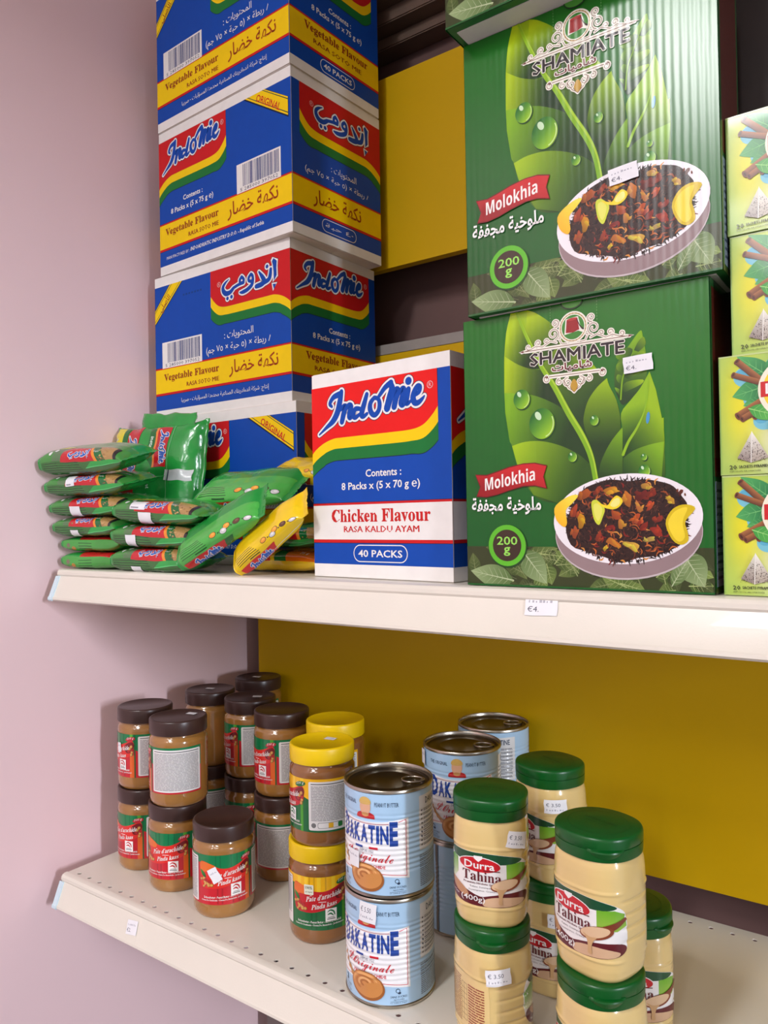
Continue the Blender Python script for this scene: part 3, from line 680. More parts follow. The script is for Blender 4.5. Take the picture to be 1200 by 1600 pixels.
    for x, y, s, c, an in ((146, 88, 9, (238, 150, 30), .2), (122, 85, 9, (196, 92, 30), .6), (134, 88, 6, (170, 60, 28), 1.0), (160, 80, 9, (226, 130, 40), 1.7), (172, 82, 8, (122, 30, 20), .5), (180, 84, 7, (150, 44, 24), .1), (170, 72, 7, (232, 140, 60), 1.9), (179, 73, 6, (214, 80, 40), 1.2), (196, 78, 6, (232, 170, 50), 2.6), (167, 63, 7, (206, 84, 30), 1.0),
                           (150, 66, 8, (200, 84, 34), 2.2), (154, 58, 7, (226, 140, 50), 1.5), (144, 55, 6, (150, 34, 24), .3), (134, 47, 6, (176, 60, 28), 1.2), (147, 42, 8, (230, 130, 40), 2.7), (163, 39, 9, (240, 186, 70), -.4), (178, 45, 6, (210, 170, 80), .1), (174, 56, 8, (160, 44, 26), .9), (184, 52, 9, (186, 50, 30), -.5), (186, 62, 6, (160, 50, 30), .6),
                           (170, 60, 5, (226, 100, 50), .2), (112, 50, 8, (190, 84, 40), 1.5), (118, 62, 8, (236, 160, 20), 1.4), (112, 70, 8, (190, 70, 30), 1.2), (140, 37, 4, (240, 180, 40), 1), (176, 90, 6, (220, 160, 60), 0), (205, 84, 4, (120, 50, 30), 1)):
        chunk(x, y, s*.85, c, an)
        for q in range(2): chunk(x+rnd.uniform(-4, 4), y+rnd.uniform(-3, 3), s*.4, (min(255, c[0]+20), min(255, c[1]*1.25), c[2]), an+rnd.uniform(-1, 1), 14)
    LM = (238, 214, 40)
    a.poly([(93, 73), (100, 80), (110, 84.5), (116, 84), (110, 77), (104, 71), (105, 60), (102, 56), (95, 62)], lin((94, 62), (244, 180, 30), (112, 82), (248, 224, 70)), 15, 4, smooth=3)
    a.poly([(128, 76), (130, 79.5), (134, 79), (140, 72), (138, 64), (134.5, 57.5), (130, 63)], (206, 216, 60), 15, smooth=3); a.poly([(130, 75), (134, 76.5), (138, 71), (134.5, 61), (131, 66)], (226, 226, 100), 16, smooth=3)
    a.poly([(133, 78), (139, 73), (148, 71), (154, 74), (156, 79), (151, 83), (146, 79), (142, 74.5)], LM, 15, smooth=3); a.poly([(145, 75), (149, 73), (153.5, 76), (153, 80.5), (149, 80)], (238, 232, 130), 16, smooth=3)
    a.poly([(192, 58), (196, 68), (203, 73), (211, 73.5), (216, 70), (208, 60), (209.5, 52), (210, 44), (204, 40.5), (197, 45)], (214, 186, 20), 15, smooth=3); a.poly([(194, 58), (198, 66.5), (204, 70.5), (210, 71), (206.5, 62), (206, 56), (207.5, 47), (203, 43), (198, 47.5)], (240, 214, 50), 16, smooth=3)
    # ribbon
    RB = [(12, 107), (24, 106), (36, 109), (48, 112.5), (62, 115), (74, 115), (86, 112), (82.5, 102.5), (85.5, 92), (74, 95), (62, 95), (48, 91.5), (36, 88), (24, 86), (13, 87), (17, 96)]
    a.poly([(x+(.8 if x > 49 else -.8), y+(.9 if y > 100 else -.9)) for x, y in RB], (110, 14, 18), 16); a.poly(RB, lin((40, 90), (150, 18, 24), (44, 110), (200, 34, 38)), 17, 8)
    a.text(heavy('Molokhia'), 22, 91.5, 74.5, 104, (244, 240, 236), 19, 3, rise=8, bow=0)
    a.text(arab('ملوخية مجففة'), 7, 68, 80, 85, (244, 244, 240), 16, 2, off=.022)
    # weight badge
    a.ell(44.5, 38, 20.5, 20.5, (30, 70, 26), 9, n=36); a.ell(44, 39, 19.6, 19.6, (92, 186, 40), 10, n=36); a.ell(44, 39, 15, 15, (58, 42, 30), 11, n=32)
    a.text(sansb('200'), 33.5, 39.5, 55, 47.5, (150, 220, 90), 12, 2, off=-.005); a.text(sansb('g'), 40.5, 29, 47.5, 37.5, (150, 220, 90), 12, 2)
    return a
INKM = ink('corrugated_green_print', .22, coat=.0, corr=.00006, spec=.42)
GREEN = mat('green_card', (34, 104, 48), .45, noise_amt=.08, nscale=20)
WCARD = mat('grey_white_card', (214, 210, 206), .75, noise_amt=.04)
def leaf_carton(near, rz, z, label, h=.2593, stick=None, w=.230, d=.076):
    c, s = cos(rz), sin(rz); cx = near[0]-c*w/2-s*d/2; cy = near[1]-s*w/2+c*d/2
    o = empty('dried_leaf_carton', (cx, cy, z), rz); tag(o, label, 'carton', 'green dried leaf cartons')
    link('body', cached('mb%.4f' % h, lambda: box_mesh('mb', -w/2, w/2, -d/2, d/2, .0006, h-.0006, .0015)), GREEN, o)
    sc = h/.259
    fm = flat_map((-w/2, -d/2, 0), (1, 0, 0), (0, 0, sc))
    fm = (lambda f: lambda u, v, l: f(u, v, l))(lambda u, v, l: Vector((-w/2+u, -d/2-.0002-.00009*l, v*sc)))
    link('front_print', cached('mf%.4f' % h, lambda: art_molokhia().build('mf', fm)), INKM, o)
    def side():
        a = Art(); a.rect(.3, .3, d*1000-.3, 258.7, (30, 86, 40), 0); a.rect(5, 96, d*1000-5, 252, (84, 34, 26), 1); a.rect(5, 6, d*1000-5, 92, (126, 138, 158), 1); a.rect(.3, .3, d*1000-.3, 5, (52, 62, 28), 1)
        for k in range(12): a.rect(7, 12+6.5*k, d*1000-7, 12.5+6.5*k, (50, 56, 80), 2)
        a.lines(9, 12, 40, 90, 12, (70, 78, 104), 2, 3, .35); a.lines(50, 12, 66, 90, 12, (70, 78, 104), 2, 4, .35); return a
    sf = lambda sg: (lambda u, v, l: Vector((sg*(w/2+.0002+.00009*l), sg*(-d/2+u), v*sc)))
    for sg in (1, -1): link('side_print', cached('ms%.4f%d' % (h, sg), lambda: side().build('ms', sf(sg))), INKM, o)
    # bottom: bare board inside a green turned-in rim
    link('bottom_board', cached('mbot', lambda: box_mesh('mbot', -w/2+.007, w/2-.007, -d/2+.009, d/2-.007, -.0002, .0008)), WCARD, o, label='bare grey white board underneath')
    if stick:
        su, sv, sr = stick; me = stick_art(25, 14, '€4.', 'x', seed=4).build('st', flat_map((-w/2+su/1000, -d/2-.0026, sv/1000), (cos(sr), 0, sin(sr)), (-sin(sr), 0, cos(sr))))
        link('price_sticker', me, STICK, o, label='white price sticker')
    return o
MH1, MH2 = .2593, .2633
leaf_carton((.9133, .0163), -.0071, ZU+.0004, 'green molokhia carton standing on the shelf, price sticker beside its crest', MH1, (172, 195, .05))
leaf_carton((.9255, .0099), .0136, ZU+.0008+MH1, 'green molokhia carton with strong glare, stacked second from below', MH2, (153, 97, .09))
leaf_carton((.924, -.024), .0, ZU+.0012+MH1+MH2, 'green molokhia carton at the very top, only its lower edge showing', MH1)

# ------------------------------------------------------------------ herbal tea boxes
def art_tea():
    a = Art(); W_, H_ = 128, 96.3
    def bg(x, y):
        f = math.exp(-(((x-16)/14)**2+((y-58)/40)**2)); g = math.exp(-(((x-52)/26)**2+((y-24)/30)**2))
        c = [168+60*f+76*g, 202+20*f+38*g, 96-70*f+120*g]; return tuple(min(250, max(0, v)) for v in c)
    a.rect(.2, .2, W_-.2, H_-.2, bg, 0, 5)
    for x, y, r in ((20, 78, 9), (27, 60, 9), (33, 42, 8), (44, 84, 10), (24, 66, 7), (96, 60, 16), (90, 40, 10)):
        a.ell(x, y, r, r*.9, (120, 196, 214), 1, n=20); a.ell(x-2, y+2, r*.6, r*.5, (90, 176, 206), 2, n=14)
    G1, G2 = (24, 112, 62), (84, 176, 92)
    for b_, t_, w_ in (((40, 74), (14, 95), 15), ((44, 76), (42, 95.5), 18), ((38, 70), (10, 63), 17), ((48, 78), (70, 95), 20), ((34, 60), (18, 55), 10), ((84, 72), (110, 92), 22), ((86, 66), (120, 66), 20), ((80, 50), (108, 36), 18)):
        leaf(a, b_, t_, w_, G1, G2, 3, vc=(110, 190, 110), sub=5)
    def stick_(p, q, w):
        c0, c1 = (96, 52, 30), (176, 112, 62); dx, dy = q[0]-p[0], q[1]-p[1]; L = math.hypot(dx, dy); nx, ny = -dy/L*w/2, dx/L*w/2
        a.poly([(p[0]+nx, p[1]+ny), (q[0]+nx, q[1]+ny), (q[0]-nx, q[1]-ny), (p[0]-nx, p[1]-ny)], lin((p[0]-nx, p[1]-ny), c0, (p[0]+nx, p[1]+ny), c1), 6, 3)
        a.ell(p[0], p[1], w*.32, w*.55, (120, 66, 38), 7, math.degrees(math.atan2(dy, dx)), 12); a.ell(p[0], p[1], w*.14, w*.3, (70, 34, 20), 8, math.degrees(math.atan2(dy, dx)), 8)
    stick_((14, 91), (33, 72), 5); stick_((11, 80.5), (34, 71), 4.6); stick_((14, 47), (36, 60), 6); stick_((17, 44.5), (38, 56), 5); stick_((26, 45.5), (40, 54), 5)
    leaf(a, (22, 52.5), (46, 44), 12, (58, 156, 60), (110, 196, 90), 9, vc=(150, 216, 120)); leaf(a, (46, 48), (36, 33), 11, (40, 140, 60), (90, 186, 90), 9, vc=(150, 216, 120)); leaf(a, (48, 47), (62, 34), 11, (40, 140, 60), (90, 186, 90), 9, vc=(150, 216, 120))
    a.ell(57, 66, 28, 26, (244, 240, 214), 10, n=44); a.ell(57, 66, 24.5, 22.5, (246, 214, 40), 11, n=44); a.ell(57, 66, 21, 19, (250, 228, 90), 12, n=40)
    a.poly([(31, 60.5), (31, 72.5), (57, 73.5), (84, 76), (84, 64), (57, 61)], (206, 26, 30), 13); a.text(sansb('LIPTON'), 34.5, 62.6, 80, 71, (246, 244, 240), 14, 2, rise=1.6)
    P = [(24, 34), (13, 13.5), (23, 9.5), (36, 13)]
    a.poly([P[0], P[1], P[2]], lin(P[0], (238, 240, 224), (18, 11), (150, 136, 128)), 13, 3); a.poly([P[0], P[2], P[3]], lin(P[0], (248, 248, 238), (30, 11), (176, 164, 150)), 13, 3)
    rnd = random.Random(2)
    for k in range(150):
        t = rnd.random()**.6; y = 27-(27-10.5)*t; x = 24+rnd.uniform(-1, 1)*(34-y)*.5; s = rnd.uniform(.2, .55)
        a.ell(x, y, s, s*.6, rnd.choice([(60, 40, 40), (90, 66, 60), (40, 30, 34)]), 14, rnd.uniform(0, 180), 5)
    a.stroke([P[0], P[2]], .5, (246, 246, 240), 15, 0)
    a.text(sansb('20'), 7, 4.6, 12.4, 8.2, (56, 60, 40), 13, 1); a.text(sansb('SACHETS PYRAMID®'), 14, 5.4, 37, 7.8, (56, 60, 40), 13, 1, rise=.2); a.text('INFUSION AROMATISÉE', 7.2, 2.4, 30, 3.9, (56, 60, 40), 13, 1)
    a.rect(.2, .2, 1.2, H_-.2, (150, 186, 92), 3); a.rect(.2, .2, W_-.2, .9, (176, 196, 110), 3); a.rect(.2, H_-1.2, W_-.2, H_-.2, (196, 214, 140), 3)
    return a
INKT = ink('tea_box_print', .3, coat=.25)
TCARD = mat('tea_box_card', (176, 206, 120), .45, noise_amt=.03)
def tea_box(x, y, z, rz, label):
    w, d, h = .128, .062, .0963
    o = empty('tea_box', (x, y, z), rz); tag(o, label, 'box', 'herbal tea boxes')
    link('body', cached('tb', lambda: box_mesh('tb', 0, w, 0, d, .0002, h-.0002, .0008)), TCARD, o)
    link('front_print', cached('tf', lambda: art_tea().build('tf', flat_map((0, 0, 0), (1, 0, 0), (0, 0, 1)))), INKT, o)
    def side():
        a = Art(); a.rect(.3, .3, 61.7, 96, (186, 212, 110), 0); leaf(a, (30, 20), (20, 80), 26, (24, 112, 62), (84, 176, 92), 1, vc=(110, 190, 110)); leaf(a, (34, 20), (50, 70), 20, (24, 112, 62), (84, 176, 92), 1, vc=(110, 190, 110)); a.rect(6, 5, 56, 16, (206, 26, 30), 3); return a
    link('side_print', cached('ts', lambda: side().build('ts', flat_map((0, d, 0), (0, -1, 0), (0, 0, 1)))), INKT, o)
    link('lid_flap', cached('tl', lambda: box_mesh('tl', .001, w-.001, .001, d-.001, h-.0002, h+.0001)), TCARD, o)
tea_box(.9185, .0225, ZU+.0003, .0, 'lime green tea box at the bottom of its stack, right edge of picture')
tea_box(.9178, .0225, ZU+.0968, -.004, 'lime green tea box with red logo, second from the bottom')
tea_box(.9275, .026, ZU+.1933, .0, 'lime green tea box third from the bottom, set a little to the right')
tea_box(.9265, .024, ZU+.2898, .0, 'pale washed-out lime green tea box on top of its stack')

# ------------------------------------------------------------------ jars and cans
CAMP = cam.matrix_world.translation
def face_rz(x, y, phi): return math.atan2(CAMP.x-x, -(CAMP.y-y))+RAD(phi)
def curved_sticker(parent, mapf, u, v, w, h, txt, rot=0., seed=1, step=2.5, layer=40):
    st = stick_art(w, h, txt, 'x', seed=seed, price_at=.5 if txt.startswith('€ ') else .18); a = Art(); c, s = cos(rot), sin(rot)
    for V, T, col, l, sub in st.sh: a.add([(u+p*c-q*s, v+p*s+q*c) for p, q in V], T, col, l+layer, sub)
    link('price_sticker', a.build('price_sticker', mapf, step), STICK, parent, label='white price sticker')
def flat_sticker(parent, z, x, y, w, h, rz):
    me = stick_art(w, h, '', 'x', seed=int(x*1e4)).build('price_sticker', flat_map((x, y, z), (cos(rz), sin(rz), 0), (-sin(rz), cos(rz), 0)))
    link('price_sticker', me, STICK, parent, label='white price sticker')

M_pb = mat('peanut_butter_in_glass', (160, 112, 54), .16, coat=1.0, noise_amt=.07, nscale=14, sss=.08)
M_pb2 = mat('dark_peanut_butter_in_glass', (142, 90, 38), .16, coat=1.0, noise_amt=.07, nscale=14, sss=.08)
M_lidb = mat('brown_plastic_lid', (62, 42, 38), .3, noise_amt=.04, bump=.00004, bscale=900)
M_lidy = mat('yellow_plastic_lid', (238, 200, 4), .35, noise_amt=.03, bump=.00004, bscale=900)
INKL = ink('glossy_label_print', .3, coat=.4)
JR = .0412; JH = .1192
def cyl_map(rf, de=.00010): return lambda u, v, l: (lambda R, t: Vector((R*sin(t), -R*cos(t), v)))(rf(v)+.0002+de*l, u/JR if rf is rf_jar else u/CR)
def nut(a, x, y, s, an, l, c=(214, 160, 84)):
    for d, r in ((-.55, .62), (.55, .7)):
        a.ell(x+s*d*cos(an), y+s*d*sin(an), s*r, s*r*.85, (150, 92, 40), l, math.degrees(an), 14); a.ell(x+s*d*cos(an)-.2, y+s*d*sin(an)+.25, s*r*.8, s*r*.62, c, l+1, math.degrees(an), 12)
def art_jar(kind):
    a = Art(); br = kind == 'brown'
    top, bot, ban = ((0, 122, 70), (200, 30, 44), (222, 44, 36)) if br else ((246, 186, 0), (0, 104, 52), (196, 22, 34))
    a.rect(-86, 19, 114, 83, bot, 0)
    a.poly([(-86, 83), (114, 83), (114, 55), (40, 58), (22, 66), (0, 64.5), (-20, 67), (-36, 72), (-86, 72)], top, 1)
    for x in (-14, -8, 6, 14): a.rect(x, 67, x+1.6, 83, tuple(v*.86 for v in top), 2); a.rect(x+2, 20, x+4, 40, tuple(v*.86 for v in bot), 1)
    if br: a.rect(27, 52, 32, 83, (80, 170, 50), 2); a.rect(27, 19, 34, 52, (226, 100, 34), 2); a.rect(34, 19, 36, 83, (0, 100, 50), 2)
    else:
        for x in (-30, -20, -4, 14, 28): a.rect(x, 62, x+5, 83, (250, 206, 40), 2)
        a.rect(28, 19, 32, 55, (70, 160, 40), 2)
    a.poly(catmull([(-36, 73), (-24, 73), (-8, 66.5), (6, 66), (20, 70), (30, 74), (34, 66), (28, 52), (14, 46), (-6, 41), (-20, 40), (-33, 42), (-36, 55)], 4, True), ban, 3)
    a.poly(catmull([(-36, 73), (-24, 73), (-12, 68), (-14, 62), (-26, 62), (-35, 60)], 3, True), (232, 110, 34), 4)
    a.poly(catmull([(18, 66), (30, 72), (34, 66), (28, 56), (20, 56)], 3, True), (120, 14, 24), 4)
    for x, y, s, an in ((-32, 52, 4, .3), (-26, 47, 4.4, -.4), (-21, 44, 3.8, .2), (-29, 44, 3.2, .9), (28, 63, 4, .9), (30, 55, 4, 1.3)): nut(a, x, y, s, an, 5)
    for x, y in ((-27, 51), (-22, 49), (25, 58), (31, 60)): a.ell(x, y, 2.6, 2.2, (176, 40, 40), 7, n=10)
    leaf(a, (-27, 54), (-36, 64), 5, (20, 90, 30), (60, 150, 50), 5)
    WHT_ = (246, 242, 238)
    a.text(serifb('Pate d\'arachide'), -18, 53, 27, 59.5, WHT_, 9, 1, shear=.2, rise=7.5); a.stroke([(-12.4, 60.4), (-11.3, 61.6), (-10.3, 60.8)], .6, WHT_, 9, 0)
    a.rect(-2, 53.2, 7, 53.9, WHT_, 9); a.text(serifb('Pinda kaas'), -11, 44, 21, 50, WHT_, 9, 1, shear=.2, rise=5)
    a.rect(6, 30, 20, 45, (244, 242, 240), 8); c = (196, 34, 44) if br else (20, 110, 60)
    a.stroke([(8.5, 41), (12, 43), (16, 41), (17.5, 37)], [.6, 1.6, 1.8, 1.2], c, 9); a.stroke([(9, 38), (12.5, 39), (15.5, 36.5)], [1, 2, 1], c, 9); a.rect(8, 32, 18, 33, (90, 90, 90), 9); a.rect(9, 34, 17, 34.7, (90, 90, 90), 9)
    a.ell(28, 76, 8, 3.2, (190, 30, 50) if br else (10, 110, 50), 8, 12); a.text('500 g', 22, 73.6, 34, 78, WHT_, 9, 1, shear=.2, rise=2)
    a.text(sansb('Erdnussbutter - Peanut Butter - Burro Di Arachidi'), -30, 27.2, 26, 30, WHT_, 5, 1, rise=1.5); a.text(sansb('Crema De Cacahuete - Crema De Amendoim - Jordnötssmör'), -34, 23.2, 30, 26, WHT_, 5, 1, rise=1.5)
    if not br: a.rrect(-20, 62, -8, 74, 1, (236, 240, 220), 8); a.text(sansb('100%'), -18.5, 68.5, -9.5, 72.5, (60, 60, 50), 9, 1); a.text('pur végétal', -18.5, 64, -9.5, 66.5, (60, 60, 50), 9, 1)
    # ingredient panels
    for x0, x1, sd in ((40, 112, 3), (-84, -40, 4)):
        a.rrect(x0, 21.5, x1, 80, 2, (232, 230, 228), 5); y0 = 33 if not br else 24
        a.rect(x0+3, 76.6, x1-3, 77.6, (60, 60, 64), 6); a.lines(x0+3, y0, x1-3, 75.5, 26 if br else 23, (150, 148, 150), 6, sd)
        if not br and x0 > 0:
            a.ell(46, 27.5, 3, 3, (120, 120, 120), 6, n=14); a.rrect(51, 24, 82, 31, 2, (120, 120, 120), 6); a.rrect(51.5, 24.5, 81.5, 30.5, 2, (236, 234, 232), 7)
            a.rect(64, 24.6, 70, 30.4, (236, 180, 20), 8); a.rrect(76, 24.6, 82, 30.4, 1, (40, 130, 60), 8)
    return a
JPROF = [(.0345, .0), (.0375, .0006), (.0400, .004), (.0410, .0095), (JR-.0003, .016), (JR-.0003, .086), (.0408, .0895), (.0395, .0925), (.0378, .0945), (.0372, .0975), (.0372, .1012)]
def rf_jar(z): return JR-.0003
def pb_jar(x, y, z, kind, phi, label, group, lids=None, stick=None):
    rz = face_rz(x, y, phi); o = empty('peanut_butter_jar', (x, y, z), rz); tag(o, label, 'jar', group)
    link('glass_body', cached('jb'+kind, lambda: lathe('jb', JPROF)), M_pb if kind == 'brown' else M_pb2, o)
    def lid():
        pr = [(.0385, .0985), (.0404, .0985), (.0407, .0992), (.0408, .1165), (.0403, .1180), (.0394, .1187), (.0385, JH-.0002), (.0372, JH-.0004), (.0366, JH-.0009), (.0, JH-.0009)]
        return lathe('lid', pr, cap1=False, sharp=60)
    link('lid', cached('jl'+kind, lid), M_lidb if kind == 'brown' else M_lidy, o)
    link('label_wrap', cached('ja'+kind, lambda: art_jar(kind).build('ja', cyl_map(rf_jar), 2.8)), INKL, o)
    if lids: flat_sticker(o, JH-.0006, lids[0]*cos(-rz)-lids[1]*sin(-rz), lids[0]*sin(-rz)+lids[1]*cos(-rz), 15, 10, lids[2]-rz)
    if stick:
        th, v, w, h, rr = stick; curved_sticker(o, cyl_map(rf_jar, .00004), (RAD(th-phi))*JR*1000, v, w, h, '', rr)
    return o
J2 = JH
BG = 'brown lidded peanut butter jars'; YG = 'yellow lidded peanut butter jars'
pb_jar(.064, .097, 0, 'brown', -55, 'brown-lidded peanut butter jar underneath the stack nearest the wall and shelf end', BG)
pb_jar(.063, .099, J2, 'brown', -71, 'brown-lidded peanut butter jar on top of the stack nearest the wall and shelf end', BG, stick=(-62, 62, 9, 14, .1))
pb_jar(.159, .081, 0, 'brown', -28, 'brown-lidded peanut butter jar with red front label, under the jar with white back label', BG)
pb_jar(.163, .081, J2, 'brown', -112, 'brown-lidded peanut butter jar turned to its white ingredients label, stacked in front', BG, (.008, .018, .2))
pb_jar(.268, .070, 0, 'brown', 3, 'single brown-lidded peanut butter jar at the shelf front, white sticker on label', BG, stick=(-17, 58, 13, 19, .5))
pb_jar(.064, .228, 0, 'brown', -100, 'brown-lidded peanut butter jar low in the second row, almost hidden behind others', BG)
pb_jar(.064, .228, J2, 'brown', 165, 'brown-lidded peanut butter jar in the second row against the wall, no label showing', BG, (.0, .0, .3))
pb_jar(.163, .222, 0, 'brown', -40, 'brown-lidded peanut butter jar low in the second row, only lid and green label edge showing', BG)
pb_jar(.163, .224, J2, 'brown', -76, 'brown-lidded peanut butter jar on top in the second row, middle one, sticker on lid', BG, (.012, .004, .5))
pb_jar(.264, .188, 0, 'brown', -117, 'brown-lidded peanut butter jar below, beside yellow lids, showing its white ingredients label', BG)
pb_jar(.262, .192, J2, 'brown', -62, 'brown-lidded peanut butter jar on top, directly beside the yellow lids', BG)
pb_jar(.062, .342, 0, 'brown', -100, 'brown-lidded peanut butter jar in the back corner, hidden under another', BG)
pb_jar(.062, .342, J2, 'brown', -100, 'brown-lidded peanut butter jar farthest back, beside the yellow panel edge', BG, (.0, -.004, .3))
pb_jar(.418, .097, 0, 'yellow', -3, 'yellow-lidded peanut butter jar underneath, front label facing out', YG)
pb_jar(.422, .097, J2, 'yellow', -80, 'yellow-lidded peanut butter jar on top, white ingredients label and lid sticker', YG, (.004, .012, .1))
pb_jar(.367, .188, 0, 'yellow', -100, 'yellow-lidded peanut butter jar hidden under the rear yellow lid', YG)
pb_jar(.367, .190, J2, 'yellow', -112, 'yellow-lidded peanut butter jar standing behind the other yellow lid', YG)

# cans
M_can = mat('pale_blue_lacquer', (168, 204, 236), .3, coat=.35, noise_amt=.02)
M_tin = mat('tin_plate', (178, 172, 160), .28, metal=1., noise_amt=.06, nscale=20)
M_tinlid = mat('gold_grey_lid_tin', (104, 94, 78), .3, metal=1., noise_amt=.08, nscale=12)  # darkened: the reflected shelf underside is put into this colour
INKCAN = ink('can_print', .3, coat=.35)
CR = .0492; CANH = .1142
def rf_can(z):
    if .026 < z < .090:
        k = min(1, (z-.026)/.004, (.090-z)/.004); return CR-.0008*k*(.5-.5*cos((z-.026)*2*pi/.0054))-.0002
    return CR-.0002
def art_can():
    a = Art(); B = (172, 208, 238); WH = (240, 241, 244); R_ = (206, 30, 50); BL = (22, 66, 156); TX = (40, 60, 90)
    a.rect(-154, 4, 154, 110, B, 0)
    for k in range(2):
        sx = -154 if k else 0
    a.poly(catmull([(-48, 85), (-25, 81.5), (0, 80.5), (25, 81.5), (48, 85)], 4)+catmull([(48, 21), (25, 23.5), (0, 24.5), (-25, 23.5), (-48, 21)], 4), WH, 1)
    a.stroke(catmull([(-45, 82.5), (-25, 79), (0, 78), (25, 79), (45, 82.5)], 3), .6, R_, 2, 0); a.stroke(catmull([(-45, 24), (-25, 26), (0, 27), (25, 26), (45, 24)], 3), .6, R_, 2, 0)
    for x in (-45, 45): a.stroke([(x, 82.5), (x, 24)], .6, R_, 2, 0)
    V = 'DAKATINE'; x = -36.5; wid = [10.5, 8.4, 8.6, 8.4, 8, 3.4, 9, 9]
    for i, ch in enumerate(V):
        y0, y1 = (57, 82.5) if i == 0 else (54.5, 80) if i == 7 else (58.5-abs(i-3.5)*.3, 77)
        if i == 7: y0, y1 = 55.5, 81.5
        a.text(sansb(ch), x-.7, y0-.7, x+wid[i]+.7, y1+.7, WH, 3, 2, off=.06); a.text(sansb(ch), x, y0, x+wid[i], y1, BL, 4, 2, off=.03); x += wid[i]+1.0
    a.rect(-14, 51.5, -4, 54, BL, 4); a.rect(4, 51.5, 14, 54, R_, 4); a.text('DEPUIS 1922', -8, 48, 9, 50.4, TX, 4, 1)
    a.text(scriptb("L'Originale"), -31, 36, 32, 51, R_, 5, 2, shear=.2, rise=-2.5); a.text(sansb("PÂTE D'ARACHIDE"), -18, 32, 22, 36, R_, 5, 1)
    # child portrait kept plain: hair, face, red jumper
    a.ell(0, 86, 11, 5, (196, 40, 44), 3, a0=0, a1=180); a.rect(-11, 83.5, 11, 86, (196, 40, 44), 3); a.ell(0, 96, 6.6, 8.8, (222, 172, 140), 4); a.ell(0, 100.4, 7.2, 6.2, (214, 176, 96), 5, a0=0, a1=180); a.ell(0, 100.2, 7.2, 1.8, (214, 176, 96), 5, a0=180, a1=360); a.ell(0, 88, 4.4, 2.2, (206, 150, 90), 5)
    a.text('THE ORIGINAL', -38, 97, -12, 101.5, TX, 3, 1); a.text('PEANUT BUTTER', 11, 97, 37, 101.5, TX, 3, 1)
    # spoon of peanut butter
    a.stroke([(-38, 48), (-30, 36), (-20, 28)], [1.6, 3, 5], (196, 140, 80), 6); a.ell(0, 21.5, 20.5, 14.5, (160, 96, 44), 7, -8, 36); a.ell(-.5, 22.6, 18.8, 12.6, (206, 140, 76), 8, -8, 36)
    for r, c, rr in ((15, (224, 164, 100), 200), (11, (186, 116, 56), 250), (7.5, (228, 172, 112), 230), (4.5, (176, 108, 52), 270)):
        a.stroke([(-2+r*cos(RAD(t)), 24+r*.62*sin(RAD(t))) for t in range(20, rr, 14)], [.5]+[2.2]*(len(range(20, rr, 14))-2)+[.5], c, 9, 2)
    for x0 in (26, -42):
        a.ell(x0+8, 19, 2.4, 2.4, TX, 3, n=10); a.ell(x0+8, 19, 1.7, 1.7, B, 4, n=10); a.ell(x0+9.6, 16.6, 1.8, 1.4, TX, 3, n=8)
        a.text('SANS SUCRES', x0, 11.6, x0+18, 13.8, TX, 3, 1); a.text('AJOUTÉS', x0+3.5, 8.6, x0+15, 10.8, TX, 3, 1); a.rect(x0, 7.6, x0+18, 7.9, TX, 3); a.text('no added sugar', x0, 5.4, x0+18, 7, TX, 3, 1)
    a.rect(62, 46, 112, 104, (224, 226, 228), 1); a.text(sansb('DAKATINE'), 72, 94, 104, 101, TX, 2, 1)
    for k in range(9): a.ell(66, 88-4.6*k, 1.2, 1.2, (60, 66, 80), 2, n=6); a.lines(69, 86.6-4.6*k, 108, 90-4.6*k, 2, (120, 124, 134), 2, k)
    a.lines(62, 8, 112, 42, 17, (110, 124, 142), 1, 7); a.lines(-112, 8, -66, 100, 30, (110, 124, 142), 1, 8)
    a.rect(150.4, 4, 154, 110, (112, 104, 100), 2)
    return a
